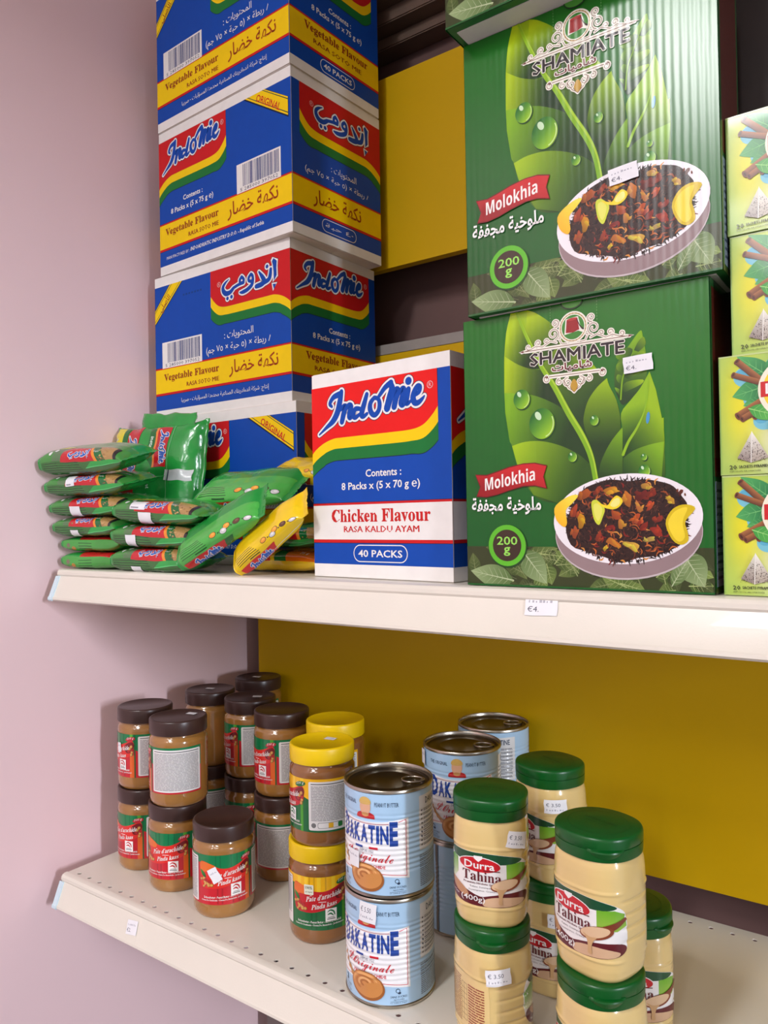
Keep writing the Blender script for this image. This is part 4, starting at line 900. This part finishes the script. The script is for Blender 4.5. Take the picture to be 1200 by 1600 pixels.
def can(x, y, z, phi, label, stick=None, tabrot=0.):
    rz = face_rz(x, y, phi); o = empty('peanut_butter_can', (x, y, z), rz); tag(o, label, 'can', 'pale blue peanut butter cans')
    def body():
        zs = [.0035+.0009*k for k in range(int(.1072/.0009)+1)]; return lathe('canb', [(rf_can(q)-.0007, q) for q in zs], 96, 60, cap1=False)
    link('body', cached('canb', body), M_can, o)
    def rims():
        pr = [(.045, .0022), (.0462, .0004), (.0485, .0), (CR+.0008, .0010), (CR+.0008, .0030), (CR, .0036)]; return lathe('rim0', pr, cap1=False)
    link('bottom_rim', cached('cr0', rims), M_tin, o)
    def rim1():
        pr = [(CR, CANH-.0040), (CR+.0009, CANH-.0034), (CR+.0009, CANH-.0008), (CR+.0003, CANH), (CR-.0010, CANH), (CR-.0016, CANH-.0010), (CR-.0018, CANH-.0042), (CR-.0030, CANH-.0050)]; return lathe('rim1', pr, cap0=False, cap1=False)
    link('top_rim', cached('cr1', rim1), M_tin, o)
    def lid():
        q = CANH-.0050; pr = [(CR-.0029, q), (CR-.006, q-.0006), (CR-.0075, q+.0004), (CR-.009, q), (.030, q), (.0285, q+.0005), (.027, q), (.0, q)]; return lathe('canlid', pr[::1], cap0=False, cap1=False, sharp=70)
    link('lid', cached('canlid', lid), M_tinlid, o)
    t = link('pull_tab', cached('tab', lambda: tube_mesh('tab', [(.0105*cos(k*pi/12)*(1.35 if cos(k*pi/12) > 0 else 1), .0095*sin(k*pi/12), 0) for k in range(24)], .0011, 8, True)), M_tin, o, (0, 0, CANH-.0034))
    t.rotation_euler = (0, 0, tabrot-rz); off = Vector((.026, 0, 0)); off.rotate(Matrix.Rotation(tabrot-rz, 3, 'Z')); t.location = Vector((0, 0, CANH-.0032))+off
    link('rivet', cached('rivet', lambda: lathe('rivet', [(.003, -.0016), (.003, .0004), (.0018, .0012), (0, .0013)], 16, cap1=False)), M_tin, t, (.0125, 0, 0))
    link('label_wrap', cached('cana', lambda: art_can().build('cana', cyl_map(rf_can, .00014), 1.3)), INKCAN, o)
    if stick:
        th, v, w, h, tx, rr = stick; curved_sticker(o, cyl_map(lambda q: CR+.0006, .00005), RAD(th-phi)*CR*1000, v, w, h, tx, rr)
    return o
can(.554, .055, 0, -31, 'blue peanut butter can in front, underneath, round price sticker over the portrait', (-27, 100, 19, 21, '€ 5.50', -.1))
can(.554, .057, CANH, -31, 'blue peanut butter can in front, on top, with pull tab', (-48, 39, 15, 18, '', -.05), .5)
can(.554, .217, 0, 142, 'blue peanut butter can behind, underneath, its seam showing', None)
can(.556, .217, CANH, -8, 'blue peanut butter can behind, on top, partly hidden by a green lid', (-72, 100, 12, 18, '', .0), .4)
can(.543, .327, 0, -90, 'blue peanut butter can at the very back, hidden underneath', None)
can(.543, .327, CANH, -95, 'blue peanut butter can farthest back, on top, against the yellow panel', None, .7)

# tahini jars
M_tah = mat('tahini_in_clear_plastic', (226, 198, 132), .2, coat=.7, noise_amt=.03, nscale=30, sss=.1)
M_lidg = mat('green_plastic_lid', (0, 84, 26), .32, noise_amt=.04, bump=.00005, bscale=700)
M_lidg2 = mat('green_lid_emboss', (8, 78, 30), .4, noise_amt=.04)
TA, TB, TH = .0365, .0345, .1226
TPROF = [(.80, .0), (.86, .0005), (.93, .004), (.965, .011), (.985, .020), (1.0, .030), (1.0, .052), (1.0, .070), (1.0, .080), (.99, .090), (.972, .0965), (.945, .1005), (.92, .1025), (.92, .1045)]
def tscale(z):
    for (s0, z0), (s1, z1) in zip(TPROF, TPROF[1:]):
        if z0 <= z <= z1: return s0+(s1-s0)*(z-z0)/(z1-z0)
    return TPROF[-1][0]
def tsurf(t, z, e=0.):
    """rounded-square section, label faces at 0 and pi, finger grips at the sides"""
    c, s = cos(t), sin(t); n = 2.7
    r = 1/((abs(s)/TA)**n+(abs(c)/TB)**n)**(1/n); k = tscale(z); d = 0.
    side = max(0, (abs(s)-.86)/.14)
    if side > 0:
        for zc in (.036, .047, .058, .069): d -= .0013*min(1, side*1.6)*math.exp(-((z-zc)/.0013)**2)
    fr = max(0, min(1, (abs(c)-.35)/.2))
    for zc in (.0195, .0765): d += .0009*fr*math.exp(-((z-zc)/.0012)**2)
    R = r*k+d+e; return Vector((R*s, -R*c, z))
def tah_map(u, v, l): return tsurf(u/36.5*1000, v, .0002+.00010*l)
def art_tahini():
    a = Art(); WH = (240, 238, 236); DG = (16, 76, 44); R_ = (198, 20, 34); MR = (96, 22, 30)
    OUT = [(-46, 62), (-42, 69), (-34, 73.5), (-12, 72.5), (10, 72), (26, 70), (36, 66.5), (43, 61), (45, 52), (45, 34), (42, 27.5), (33, 24), (15, 22), (-8, 21.5), (-28, 24), (-40, 30), (-46, 44)]
    a.poly(catmull(OUT, 3, True), WH, 0)
    a.poly(catmull([(-40, 70), (-34, 73.3), (-12, 72.3), (10, 71.8), (26, 69.8), (36, 66), (30, 63.5), (14, 62.5), (-6, 64), (-24, 64), (-36, 66)], 3, True), DG, 1)
    a.poly([(-45.5, 60), (-36, 66), (-29, 64), (-29, 50), (-36, 42), (-45.5, 44)], lin((-40, 64), (96, 160, 60), (-38, 44), (220, 226, 190)), 1, 4); a.poly([(20, 63), (34, 63.5), (43, 60), (44.5, 50), (36, 46), (20, 47)], lin((30, 63), (110, 176, 40), (30, 48), (150, 190, 70)), 1, 4)
    a.ell(-6, 61, 21.5, 7.6, WH, 3, -3); a.ell(-6, 61, 20.5, 6.8, R_, 4, -3); a.poly([(-11.5, 69.5), (-3, 69.5), (-3, 67), (-7, 63.8), (-11.5, 67)], WH, 5); a.text(sansb('Durra'), -21, 57.6, 9, 64.6, WH, 6, 2, rise=-.8)
    a.text(serifb('Tahina'), -23, 46, 15, 55.5, MR, 6, 2, rise=-1.2); a.text(sansb('Premium Höchste Qualität'), -22, 42.4, 14, 44.8, MR, 6, 1, rise=-.6); a.text('Tahini, Sesampaste', -16, 38.8, 8, 40.8, (90, 80, 80), 6, 1); a.text('Sesampüree, Crème', -17, 35.6, 9, 37.6, (90, 80, 80), 6, 1); a.rect(-2, 55.6, 14, 56.4, MR, 6)
    a.poly(catmull([(-44, 40), (-36, 43), (-20, 36), (-6, 31), (4, 32.5), (20, 35.5), (36, 36), (44, 33), (42, 27.5), (33, 24), (15, 22), (-8, 21.5), (-28, 24), (-40, 30)], 3, True), MR, 2)
    a.ell(-28, 36.5, 12, 4.2, (190, 140, 100), 3, -28, sub=3); a.poly(catmull([(-2, 28), (10, 31.5), (26, 31.5), (38, 28.5), (34, 24.5), (14, 22.4), (-2, 22)], 3, True), (214, 176, 140), 3)
    a.text(sansb('(400g)'), -25, 25.4, -1, 32, WH, 7, 2, off=-.01, rise=-1.4); a.text('Net.Gew.', -38, 31, -27, 33.4, WH, 7, 1, rise=-2)
    a.stroke([(43, 56), (34, 51), (26, 47.5)], [2.5, 5, 6], (122, 56, 32), 8); a.ell(19, 43.5, 14.5, 5.6, (134, 66, 38), 8, 14); a.ell(18, 44, 12.6, 4.6, (222, 188, 150), 9, 14)
    a.poly(catmull([(8, 41.5), (14, 39.5), (20, 40), (17, 36), (15.5, 30), (16, 25.5), (12.5, 25.5), (12.5, 31), (11.5, 37)], 3, True), (206, 164, 116), 10)
    # back label
    a.poly(catmull([(83, 70), (90, 75), (140, 75), (147, 70), (147, 28), (140, 23), (90, 23), (83, 28)], 3, True), (232, 204, 140), 0)
    a.lines(86, 26, 112, 70, 22, (150, 96, 50), 1, 5); a.lines(124, 28, 143, 68, 16, (160, 84, 60), 1, 6)
    for k in range(8): a.rect(113, 30+5*k, 122, 30.4+5*k, (120, 80, 50), 1)
    for x in (113, 117, 122): a.rect(x, 30, x+.4, 65.4, (120, 80, 50), 1)
    return a
def tahini(x, y, z, phi, label, notch=None, stick=None):
    rz = face_rz(x, y, phi); o = empty('tahini_jar', (x, y, z), rz); tag(o, label, 'jar', 'green lidded tahini jars')
    def body():
        zs = [0, .0005, .002, .004]+[.006+.001*k for k in range(96)]+[.1025, .1035, .1045]; return ring_mesh('tb', lambda t, i: tsurf(t, zs[i]), zs, 88, sharp=70)
    link('jar_body', cached('tahb', body), M_tah, o)
    link('label', cached('taha', lambda: art_tahini().build('taha', tah_map, 2.5)), INKL, o)
    def lidf(pr):
        def f(t, i):
            c, s = cos(t), sin(t); n = 2.25; r = 1/((abs(s)/TA)**n+(abs(c)/(TB+.001))**n)**(1/n); k, zz, tilt = pr[i]; return Vector((r*k*s, -r*k*c, zz))
        return f
    pr = [(.93, .1022, 0), (.99, .1022, 0), (1.0, .1032, 0), (1.01, .1118, 0)]; pr2 = [(1.0, .1120, 0), (1.0, .1123, 0), (1.01, .1126, 0), (1.012, .1190, 0), (1.005, .1208, 0), (.985, .1220, 0), (.955, TH-.0001, 0), (.3, TH, 0)]
    link('lid_base', cached('tl0', lambda: ring_mesh('tl0', lidf(pr), pr, 72, sharp=50)), M_lidg, o)
    L = link('flip_lid', cached('tl1', lambda: ring_mesh('tl1', lidf(pr2), pr2, 72, sharp=50)), M_lidg, o)
    def emb():
        a = Art(); a.text(sansb('TAHINA DURRA'), -17, 2, 17, 5.4, (6, 66, 24), 0, 1); a.text('sesame paste', -11, -4, 11, -1.6, (6, 66, 24), 0, 1); a.ring(0, 0, 27, 25, .5, (8, 86, 30), 0); return a.build('emb', flat_map((0, 0, TH), (1, 0, 0), (0, 1, 0)))
    link('embossed_text', cached('temb', emb), ink('green_emboss', .4), L)
    if notch is not None:
        t0 = RAD(notch-phi)
        def rl(t): return 1.012/((abs(sin(t))/TA)**2.25+(abs(cos(t))/(TB+.001))**2.25)**(1/2.25)
        V = []; F = []; n = 18
        for i in range(n+1):
            f = 2*i/n-1; t = t0+.42*f; q = 1-f*f; r1 = rl(t); zb = .1118-.0062*q
            for e, zz in ((-.002, .1130), (.0002, .1130), (.0026*q+.0003, .1120), (.0030*q+.0003, .1108), (.0006*q+.0002, zb), (-.002, zb)): V.append(((r1+e)*sin(t), -(r1+e)*cos(t), zz))
        for i in range(n):
            for k in range(6): a, b = 6*i+k, 6*i+(k+1) % 6; F.append((a, b, b+6, a+6))
        F += [tuple(range(5, -1, -1)), tuple(range(6*n, 6*n+6))]
        link('thumb_tab', mesh('notch', V, F, True, 35), M_lidg, L)
    if stick:
        th, v, w, h, tx, rr = stick; curved_sticker(o, lambda u, v2, l: tsurf(u/36.5*1000, v2, .0012+.00005*l), RAD(th-phi)*36.5, v, w, h, tx, rr)
    return o
tahini(.692, .038, 0, 123, 'tahini jar with its back label turned out, underneath at the shelf front', 0, (8, 82, 22, 15, '€ 3.50', .05))
tahini(.692, .040, TH, -10, 'tahini jar with front label fully visible, tilted price sticker, on top', None, (37, 86, 20, 15, '€ 3.50', -.25))
tahini(.702, .156, 0, -22, 'tahini jar in the middle row, underneath, squeezed between its neighbours', None, (12, 86, 22, 14, '€ 3.50', -.02))
tahini(.704, .156, TH, -50, 'tahini jar in the middle row, on top, price sticker under its lid', None, (8, 86, 22, 14, '€ 3.50', .0))
tahini(.811, .016, 0, -52, 'tahini jar underneath, cut off by the bottom picture edge, nearest the right', 9)
tahini(.811, .018, TH, -36, 'tahini jar on top, nearest the viewer, label turned to the left', 9)
tahini(.800, .140, 0, 4, 'lone tahini jar standing behind, half hidden', 55)

# ------------------------------------------------------------------ noodle packets
FOIL = {'green': mat('green_foil', (30, 146, 58), .22, coat=.5, noise_amt=.1, nscale=30, bump=.0008, bscale=55),
        'yellow': mat('yellow_foil', (236, 196, 10), .22, coat=.5, noise_amt=.08, nscale=30, bump=.0008, bscale=55)}
INKF = ink('foil_print', .2, coat=.5, bump=.0008, bscale=55)
class Pouch:
    def __init__(s, L, W, H, seed, fin=.05, ex=.62, crumple=1., f0=None, full=3.6, blunt=False):
        s.blunt = blunt
        s.f0 = fin if f0 is None else f0; s.full = full; s.L, s.W, s.H, s.seed, s.fin, s.ex, s.cr = L, W, H, seed, fin, ex, crumple
        s.tab = [0.]; p = s.sec(0, 1, 1)
        for k in range(1, 181):
            q = s.sec(pi*k/180, 1, 1); s.tab.append(s.tab[-1]+math.hypot(q[0]-p[0], q[1]-p[1])); p = q
    def sec(s, ph, kw, kh):
        c, n = cos(ph), sin(ph); f = lambda a: math.copysign(abs(a)**s.ex, a)
        return (-s.W/2*kw*f(c), s.H/2*kh*f(n))
    def phi(s, v):
        sg = 1 if v >= 0 else -1; v = abs(v)
        for k in range(180):
            if s.tab[k+1] >= v: return sg*pi*(k+(v-s.tab[k])/max(1e-9, s.tab[k+1]-s.tab[k]))/180
        return sg*pi
    def P(s, u, ph):
        t = (u/s.L-s.f0)/(1-s.f0-s.fin); q = abs(2*t-1)
        k = (1-q**(3.6 if t > .5 else s.full))**.55 if q < 1 else 0.
        if s.blunt and t < .5: k = max(k, .62+.2*min(1, max(0, t)*8))
        kh = max(.018, k); kw = 1-.06*k-(.05 if s.blunt and t < .02 else 0)
        y, z = s.sec(ph, kw, kh); sd = s.seed*7.3
        w = (1-k)*(.0032 if q < 1 else .0012)*noise.noise(Vector((u*30, y*120, sd)))+.0011*noise.noise(Vector((u*45, y*45, z*60+sd)))*k
        z += w*s.cr
        if q >= 1: z += (q-1)*.03*noise.noise(Vector((sd, 3.1, u*5)))*s.cr*2
        y += .0010*s.cr*noise.noise(Vector((u*50+9, z*70, sd)))
        return Vector((u-s.L/2, y, z))
    def S(s, u, ph, e):
        p = s.P(u, ph); d = s.P(u+.001, ph)-p; g = s.P(u, ph+.02)-p; n = g.cross(d)
        if n.length < 1e-12: n = Vector((0, 0, 1 if sin(ph) > 0 else -1))
        n.normalize()
        if n.dot(Vector((0, -cos(ph)*s.H, sin(ph)*s.W))) < 0: n = -n
        return p+n*e
    def base(s, name, nu=56, nt=44):
        V = []; F = []
        for i in range(nu+1):
            u = s.L*i/nu; u += .0012*((i % 2)*2-1)*0
            for k in range(nt): V.append(s.P(u, 2*pi*k/nt))
        for i in range(nu):
            for k in range(nt):
                a, b = i*nt+k, i*nt+(k+1) % nt; F.append((a, b, b+nt, a+nt))
        F += [tuple(range(nt)), tuple(range((nu+1)*nt-1, nu*nt-1, -1))]
        return mesh(name, V, F, True)
    def map(s): return lambda u, v, l: s.S(min(s.L, max(0, u)), s.phi(v), .00035+.00011*l)
def noodles(a, P, l, seed):
    a.poly(P, (176, 138, 84), l); rnd = random.Random(seed); x0, x1 = min(p[0] for p in P), max(p[0] for p in P); y0, y1 = min(p[1] for p in P), max(p[1] for p in P)
    for k in range(26):
        x, y = rnd.uniform(x0+3, x1-3), rnd.uniform(y0+2, y1-2); a.stroke([(x, y), (x+rnd.uniform(-3, 3), y+rnd.uniform(-2, 2)), (x+rnd.uniform(-4, 4), y+rnd.uniform(-2, 2))], 1.0, rnd.choice([(210, 176, 112), (140, 100, 56), (198, 158, 96)]), l+1, 3, caps=False)
def art_pack_front(seed, st):
    a = Art(); BLF = (16, 84, 180)
    a.rect(8, -26, 162, 5, (52, 112, 50), 0); a.rect(8, 5, 162, 60, (66, 140, 62), 0)
    a.poly([(30, 5), (46, 5), (58, 30), (56, 46), (34, 40)], (86, 120, 80), 1)
    for k in range(7): a.rect(10, -23+3.9*k, 92-2*k, -22+3.9*k, (28, 68, 34), 1)
    a.poly([(46, 3), (112, 1), (101, 30), (60, 35), (50, 24)], (196, 22, 34), 2)
    logo(a, lambda x, y: (60+(x-159)/126*42, 7+(y-166)/50*19), 3, blue=BLF, arabic=True, dark=False, reg=False)
    a.poly([(112, 1), (118, 1), (105, 31), (101, 30)], (232, 140, 40), 3); a.poly([(118, 1), (134, 1), (116, 32), (105, 31)], (16, 104, 50), 3); a.text(arab('نكهة'), 110, 16, 120, 22, WHT, 5, 1)
    noodles(a, [(134, 1), (147, 1), (146, 34), (116, 33)], 3, seed); a.poly([(147, 1), (152, 1), (152, 35), (146, 35)], (36, 34, 36), 3)
    a.poly([(92, -10), (164, -4), (166, 6), (104, 0)], (40, 164, 70), 4); a.poly([(92, -10), (164, -4), (164, -2.5), (94, -8)], (80, 200, 110), 5)
    for x, y in ((26, 20), (34, 28)): a.ell(x, y, 3, 4.5, (226, 230, 226), 3, n=12)
    a.poly([(9, 32), (60, 38), (60, 46), (9, 44)], (216, 208, 40), 2)
    for x, y, w, h in st: a.rect(x, y, x+w, y+h, (234, 234, 238), 8); a.rect(x+2, y+2, x+w*.6, y+4, (150, 150, 160), 9)
    return a
def art_pack_end(seed, st):
    a = Art(); a.rect(8, -24, 162, 8, (70, 160, 66), 0); a.rect(52, 8, 162, 26, (196, 22, 34), 1)
    for k in range(4): a.rect(50, -14+5*k, 86, -12.6+5*k, (36, 90, 40), 1)
    for x, y, c in ((22, -2, (120, 110, 90)), (36, -8, (206, 120, 50)), (28, -12, (140, 120, 80))): a.ell(x, y, 5, 4, c, 1, n=14)
    for x, y, w, h in st: a.rect(x, y, x+w, y+h, (234, 234, 238), 8)
    return a
def art_pack_back(seed, yellow=False):
    """lighter back: fine print, cooking icons, red strip with the lettering"""
    a = Art(); g = (236, 200, 16) if yellow else (74, 176, 72); tx = (50, 40, 20) if yellow else (26, 84, 36)
    a.rect(8, -34, 162, 60, g, 0)
    for k in range(5): a.rect(14, 14+5*k, 66-3*k, 15.4+5*k, tx, 1)
    a.rect(40, 8, 64, 10.5, tx, 1)
    for x, y, c in ((84, 24, (236, 150, 40)), (104, 20, (206, 206, 206)), (112, 26, (236, 160, 50)), (130, 24, (96, 60, 40)), (148, 20, (206, 206, 206))):
        a.ell(x, y, 7, 6, tx, 1, n=18); a.ell(x, y, 6, 5, c, 2, n=18); a.ell(x+1, y+1, 3, 2.4, tuple(min(255, v+30) for v in c), 3, n=10)
    for x in (93, 119, 139): a.poly([(x, 20), (x+4, 22), (x, 24)], tx, 1)
    a.poly([(10, 4), (96, 4), (80, -30), (10, -30)], (200, 24, 34), 2)
    logo(a, lambda x, y: (22+(x-12)/155*58, -26+(y-166)/48*26), 3, blue=(16, 84, 180), dark=False, reg=False)
    if yellow: a.stroke([(60, -12), (90, -14), (130, -10), (156, -16)], 1.4, (236, 232, 210), 3)
    else: a.poly([(96, 4), (112, 4), (96, -30), (80, -30)], (16, 104, 50), 2)
    return a
def art_pack_orange(seed):
    a = Art(); a.rect(8, -26, 162, 2, (240, 200, 20), 0); a.rect(8, 2, 162, 50, (226, 110, 20), 0); a.poly([(20, 2), (70, 2), (60, 40), (24, 40)], (196, 22, 34), 1); a.poly([(70, 2), (78, 2), (68, 40), (60, 40)], (240, 200, 20), 1); a.poly([(78, 2), (100, 2), (90, 40), (68, 40)], (20, 120, 50), 1); a.text('75 g', 120, 14, 136, 22, WHT, 2, 1)
    logo(a, lambda x, y: (26+(x-12)/155*40, 10+(y-166)/48*22), 3, dark=False, reg=False); return a
def packet(ctr, rot, kind, label, seed, L=.170, W=.088, H=.033, st=(), foil='green', cr=1.):
    p = Pouch(L, W, H, seed, crumple=cr, f0=.0, full=9, ex=.55, blunt=True); o = bpy.data.objects.new('noodle_packet', None); COL.objects.link(o); o.location = ctr; o.rotation_mode = 'XYZ'
    rx, ry, rz = rot; o.rotation_euler = (Matrix.Rotation(rz, 3, 'Z') @ Matrix.Rotation(ry, 3, 'Y') @ Matrix.Rotation(rx, 3, 'X')).to_euler()
    o.empty_display_size = .02; tag(o, label, 'packet', 'noodle packets')
    link('foil_pouch', p.base('pouch'), FOIL[foil], o)
    ar = {'front': lambda: art_pack_front(seed, st), 'end': lambda: art_pack_end(seed, st), 'back': lambda: art_pack_back(seed), 'yback': lambda: art_pack_back(seed, True), 'orange': lambda: art_pack_orange(seed)}[kind]()
    k = L/.170; a2 = Art(); a2.T = lambda x, y: (x*k*1000/1000, y*W/.088); 
    for V, T, c, l, sub in ar.sh: a2.add(V, T, c, l, sub)
    # gradients are not used on packets, so colours survive the rescale
    link('print', a2.build('packprint', p.map(), 4.5), INKF, o)
    # crimped end seals
    for e in (1,):
        V = []; F = []; n = 40; x = (-L/2 if e == 0 else L/2); s = -1 if e == 0 else 1
        u0 = 0.0004 if e == 0 else L-.0004
        for i in range(n+1):
            f = i/n; q = p.P(u0, pi*f); y = q.y; z = q.z
            V += [(x-s*.002, y, z), (x+s*(.0035 if i % 2 else .0018), y, z+.0005)]
            V += [(x-s*.002, y, z-.0006), (x+s*(.0035 if i % 2 else .0018), y, z-.0001)]
        for i in range(n):
            a, b = 4*i, 4*i+4; F += [(a, a+1, b+1, b), (a+2, b+2, b+3, a+3), (a+1, a+3, b+3, b+1)]
        link('end_seal', mesh('seal', V, F), FOIL[foil], o)
    return o
def at_tip(tip, yaw, z, L=.17, W=.088):
    c, s = cos(yaw), sin(yaw); return (tip[0]+c*L/2-s*W/2, tip[1]+s*L/2+c*W/2, ZU+z)
PW = .074
def pile(tip, yaw, roll, z, L, H, kind, label, seed, st=(), ry=0.):
    return packet(at_tip(tip, yaw, z, L, PW), (roll, ry, yaw), kind, label, seed, L=L, W=PW, H=H, st=st)
pile((-.010, .004), .14, .04, .0140, .130, .025, 'end', 'green noodle packet at the very bottom of the pile, next to the wall', 11)
pile((-.011, .005), .14, .05, .0390, .130, .023, 'end', 'green noodle packet second from the bottom beside the wall, red strip along its top', 12)
pile((-.013, -.008), .13, .14, .0660, .138, .028, 'front', 'green noodle packet in the wall-side pile, third from the bottom, bent sticker below logo', 13, ((50, -20, 20, 17),))
pile((-.013, -.013), .16, .20, .0965, .160, .027, 'front', 'green noodle packet in the wall-side pile, fourth from the bottom, sticker left of logo', 14, ((48, -16, 22, 20),))
pile((-.014, -.020), .17, .20, .1275, .166, .030, 'front', 'green noodle packet second from the top of the wall-side pile, sticker on its logo', 15, ((48, 2, 18, 20),))
pile((-.012, -.030), .18, .26, .1630, .172, .038, 'front', 'green noodle packet on top of the wall-side pile, its logo fully visible', 16)
pile((.126, -.006), .08, .06, .0172, .162, .032, 'front', 'green noodle packet at the bottom of the front pile, sticker hanging over the shelf edge', 21, ((46, -26, 20, 18),))
pile((.126, -.005), .09, .10, .0500, .166, .030, 'front', 'green noodle packet in the middle of the front pile, sticker under the logo', 22, ((34, -18, 20, 22),), .03)
pile((.132, -.006), .10, .12, .0825, .170, .031, 'front', 'green noodle packet on top of the front pile, with two white stickers', 23, ((38, 6, 28, 16), (54, -18, 24, 20)), .06)
packet((.304, .098, ZU+.112), (.62, -.02, .06), 'back', 'light green noodle packet lying behind the front pile, cooking icons along its upper edge', 31, H=.028, W=.075)
packet((.386, .141, ZU+.131), (.45, .12, -.06), 'yback', 'yellow noodle packet resting at the back of the heap against the blue carton', 32, H=.026, foil='yellow', L=.135, W=.05, cr=2.5)
packet((.328, .022, ZU+.059), (.95, -.46, .10), 'back', 'green noodle packet slanting down to the shelf edge, red logo at its lower end', 33, H=.030, W=.054, L=.152)
packet((.405, .030, ZU+.052), (1.0, -.58, .02), 'yback', 'yellow noodle packet slanting across the front, leaning towards the chicken carton', 34, H=.028, W=.044, foil='yellow', L=.132)
packet((.372, .118, ZU+.048), (.20, 0, .02), 'front', 'red and green noodle packet mostly buried under the yellow ones', 35, H=.026, L=.150, W=.07)
packet((.374, .110, ZU+.016), (.06, 0, .02), 'orange', 'orange and yellow noodle packet lying flat at the shelf edge by the chicken carton', 36, H=.026, foil='yellow', L=.150, W=.08)
def multipack():
    p = Pouch(.192, .205, .052, 51, fin=.03, ex=.7, crumple=2.6, full=7)
    o = empty('noodle_multipack', (.070, .120, ZU+.1230), .10); o.rotation_euler = (Matrix.Rotation(.12, 3, 'Z') @ Matrix.Rotation(RAD(82), 3, 'X')).to_euler()
    tag(o, 'large green noodle multipack standing upright behind the pile, with yellow and red panels', 'packet')
    link('foil_bag', p.base('bag', 80, 64), FOIL['green'], o)
    a = Art(); v0, v1 = 84, 216; G = (24, 132, 52)
    a.rect(5, v0-40, 40, v1, (222, 206, 30), 0); a.poly([(36, v0-40), (48, v0-40), (44, v1), (34, v1)], (14, 104, 44), 1); a.rect(46, v0, 74, v1, (192, 20, 34), 1)
    a.poly([(108, v1-74), (114, v1-74), (112, v1-4), (104, v1-4)], (232, 130, 50), 1); a.poly([(112, v1-74), (136, v1-76), (136, v1-6), (110, v1-4)], (188, 20, 34), 2); a.poly([(94, v1-60), (108, v1-74), (106, v1-4), (94, v1-4)], (14, 104, 44), 1)
    rotf = lambda cx, cy, w, h: (lambda x, y: (cx+(y-190)/48*h, cy-(x-90)/155*w))
    logo(a, rotf(60, 158, 84, 22), 3, blue=(20, 80, 170), dark=False, reg=False); logo(a, rotf(124, v1-40, 60, 20), 3, blue=(20, 80, 170), dark=False, reg=False)
    def vtext(t, cx, cy, w, h, c, l):
        V, T = glyphs(t, 1, .02); x1 = max(v[0] for v in V); y1 = max(v[1] for v in V); a.add([(cx+(v[1]/y1-.5)*h, cy-(v[0]/x1-.5)*w) for v in V], T, c, l)
    vtext('Vegetable', 18, 146, 100, 11, (240, 240, 230), 2); vtext('Vegetable', 17.2, 145.4, 100, 8, (60, 100, 40), 3); vtext('Flavour', 30, 152, 62, 9, (250, 244, 180), 2); vtext('Vegetable', 41, 132, 54, 6, (230, 240, 230), 3); vtext('Vegetable Flavour', 104, 92, 84, 8, (200, 226, 200), 3); vtext('instant', 100, 180, 30, 6, (220, 236, 220), 3)
    a.rect(136, 118, 180, 136, (206, 210, 208), 3); a.rect(142, 118, 144.5, 136, (60, 70, 80), 4); a.stroke([(140, 214), (141, 176), (139, 144), (146, 60)], 1.0, (120, 190, 130), 3)
    link('print', a.build('bagprint', p.map(), 5), INKF, o)
    # gathered top fold
    pts = []
    link('top_fold', cached('tfold', lambda: (lambda q: q.base('fold', 40, 24))(Pouch(.120, .030, .012, 77, fin=.02, ex=.8, crumple=3))), FOIL['green'], o, (.02, .101, .004), (0, 0, -.06))
    return o
multipack()

# ------------------------------------------------------------------ dark box added to fill the dark corner behind the tea boxes
d = empty('dark_corner_filler', (1.0, .24, ZU+.0005)); tag(d, 'tall dark brown box added for the dark corner behind the tea boxes', 'carton')
M_dk = mat('dark_filler_brown', (40, 24, 20), .5, noise_amt=.2, nscale=14)
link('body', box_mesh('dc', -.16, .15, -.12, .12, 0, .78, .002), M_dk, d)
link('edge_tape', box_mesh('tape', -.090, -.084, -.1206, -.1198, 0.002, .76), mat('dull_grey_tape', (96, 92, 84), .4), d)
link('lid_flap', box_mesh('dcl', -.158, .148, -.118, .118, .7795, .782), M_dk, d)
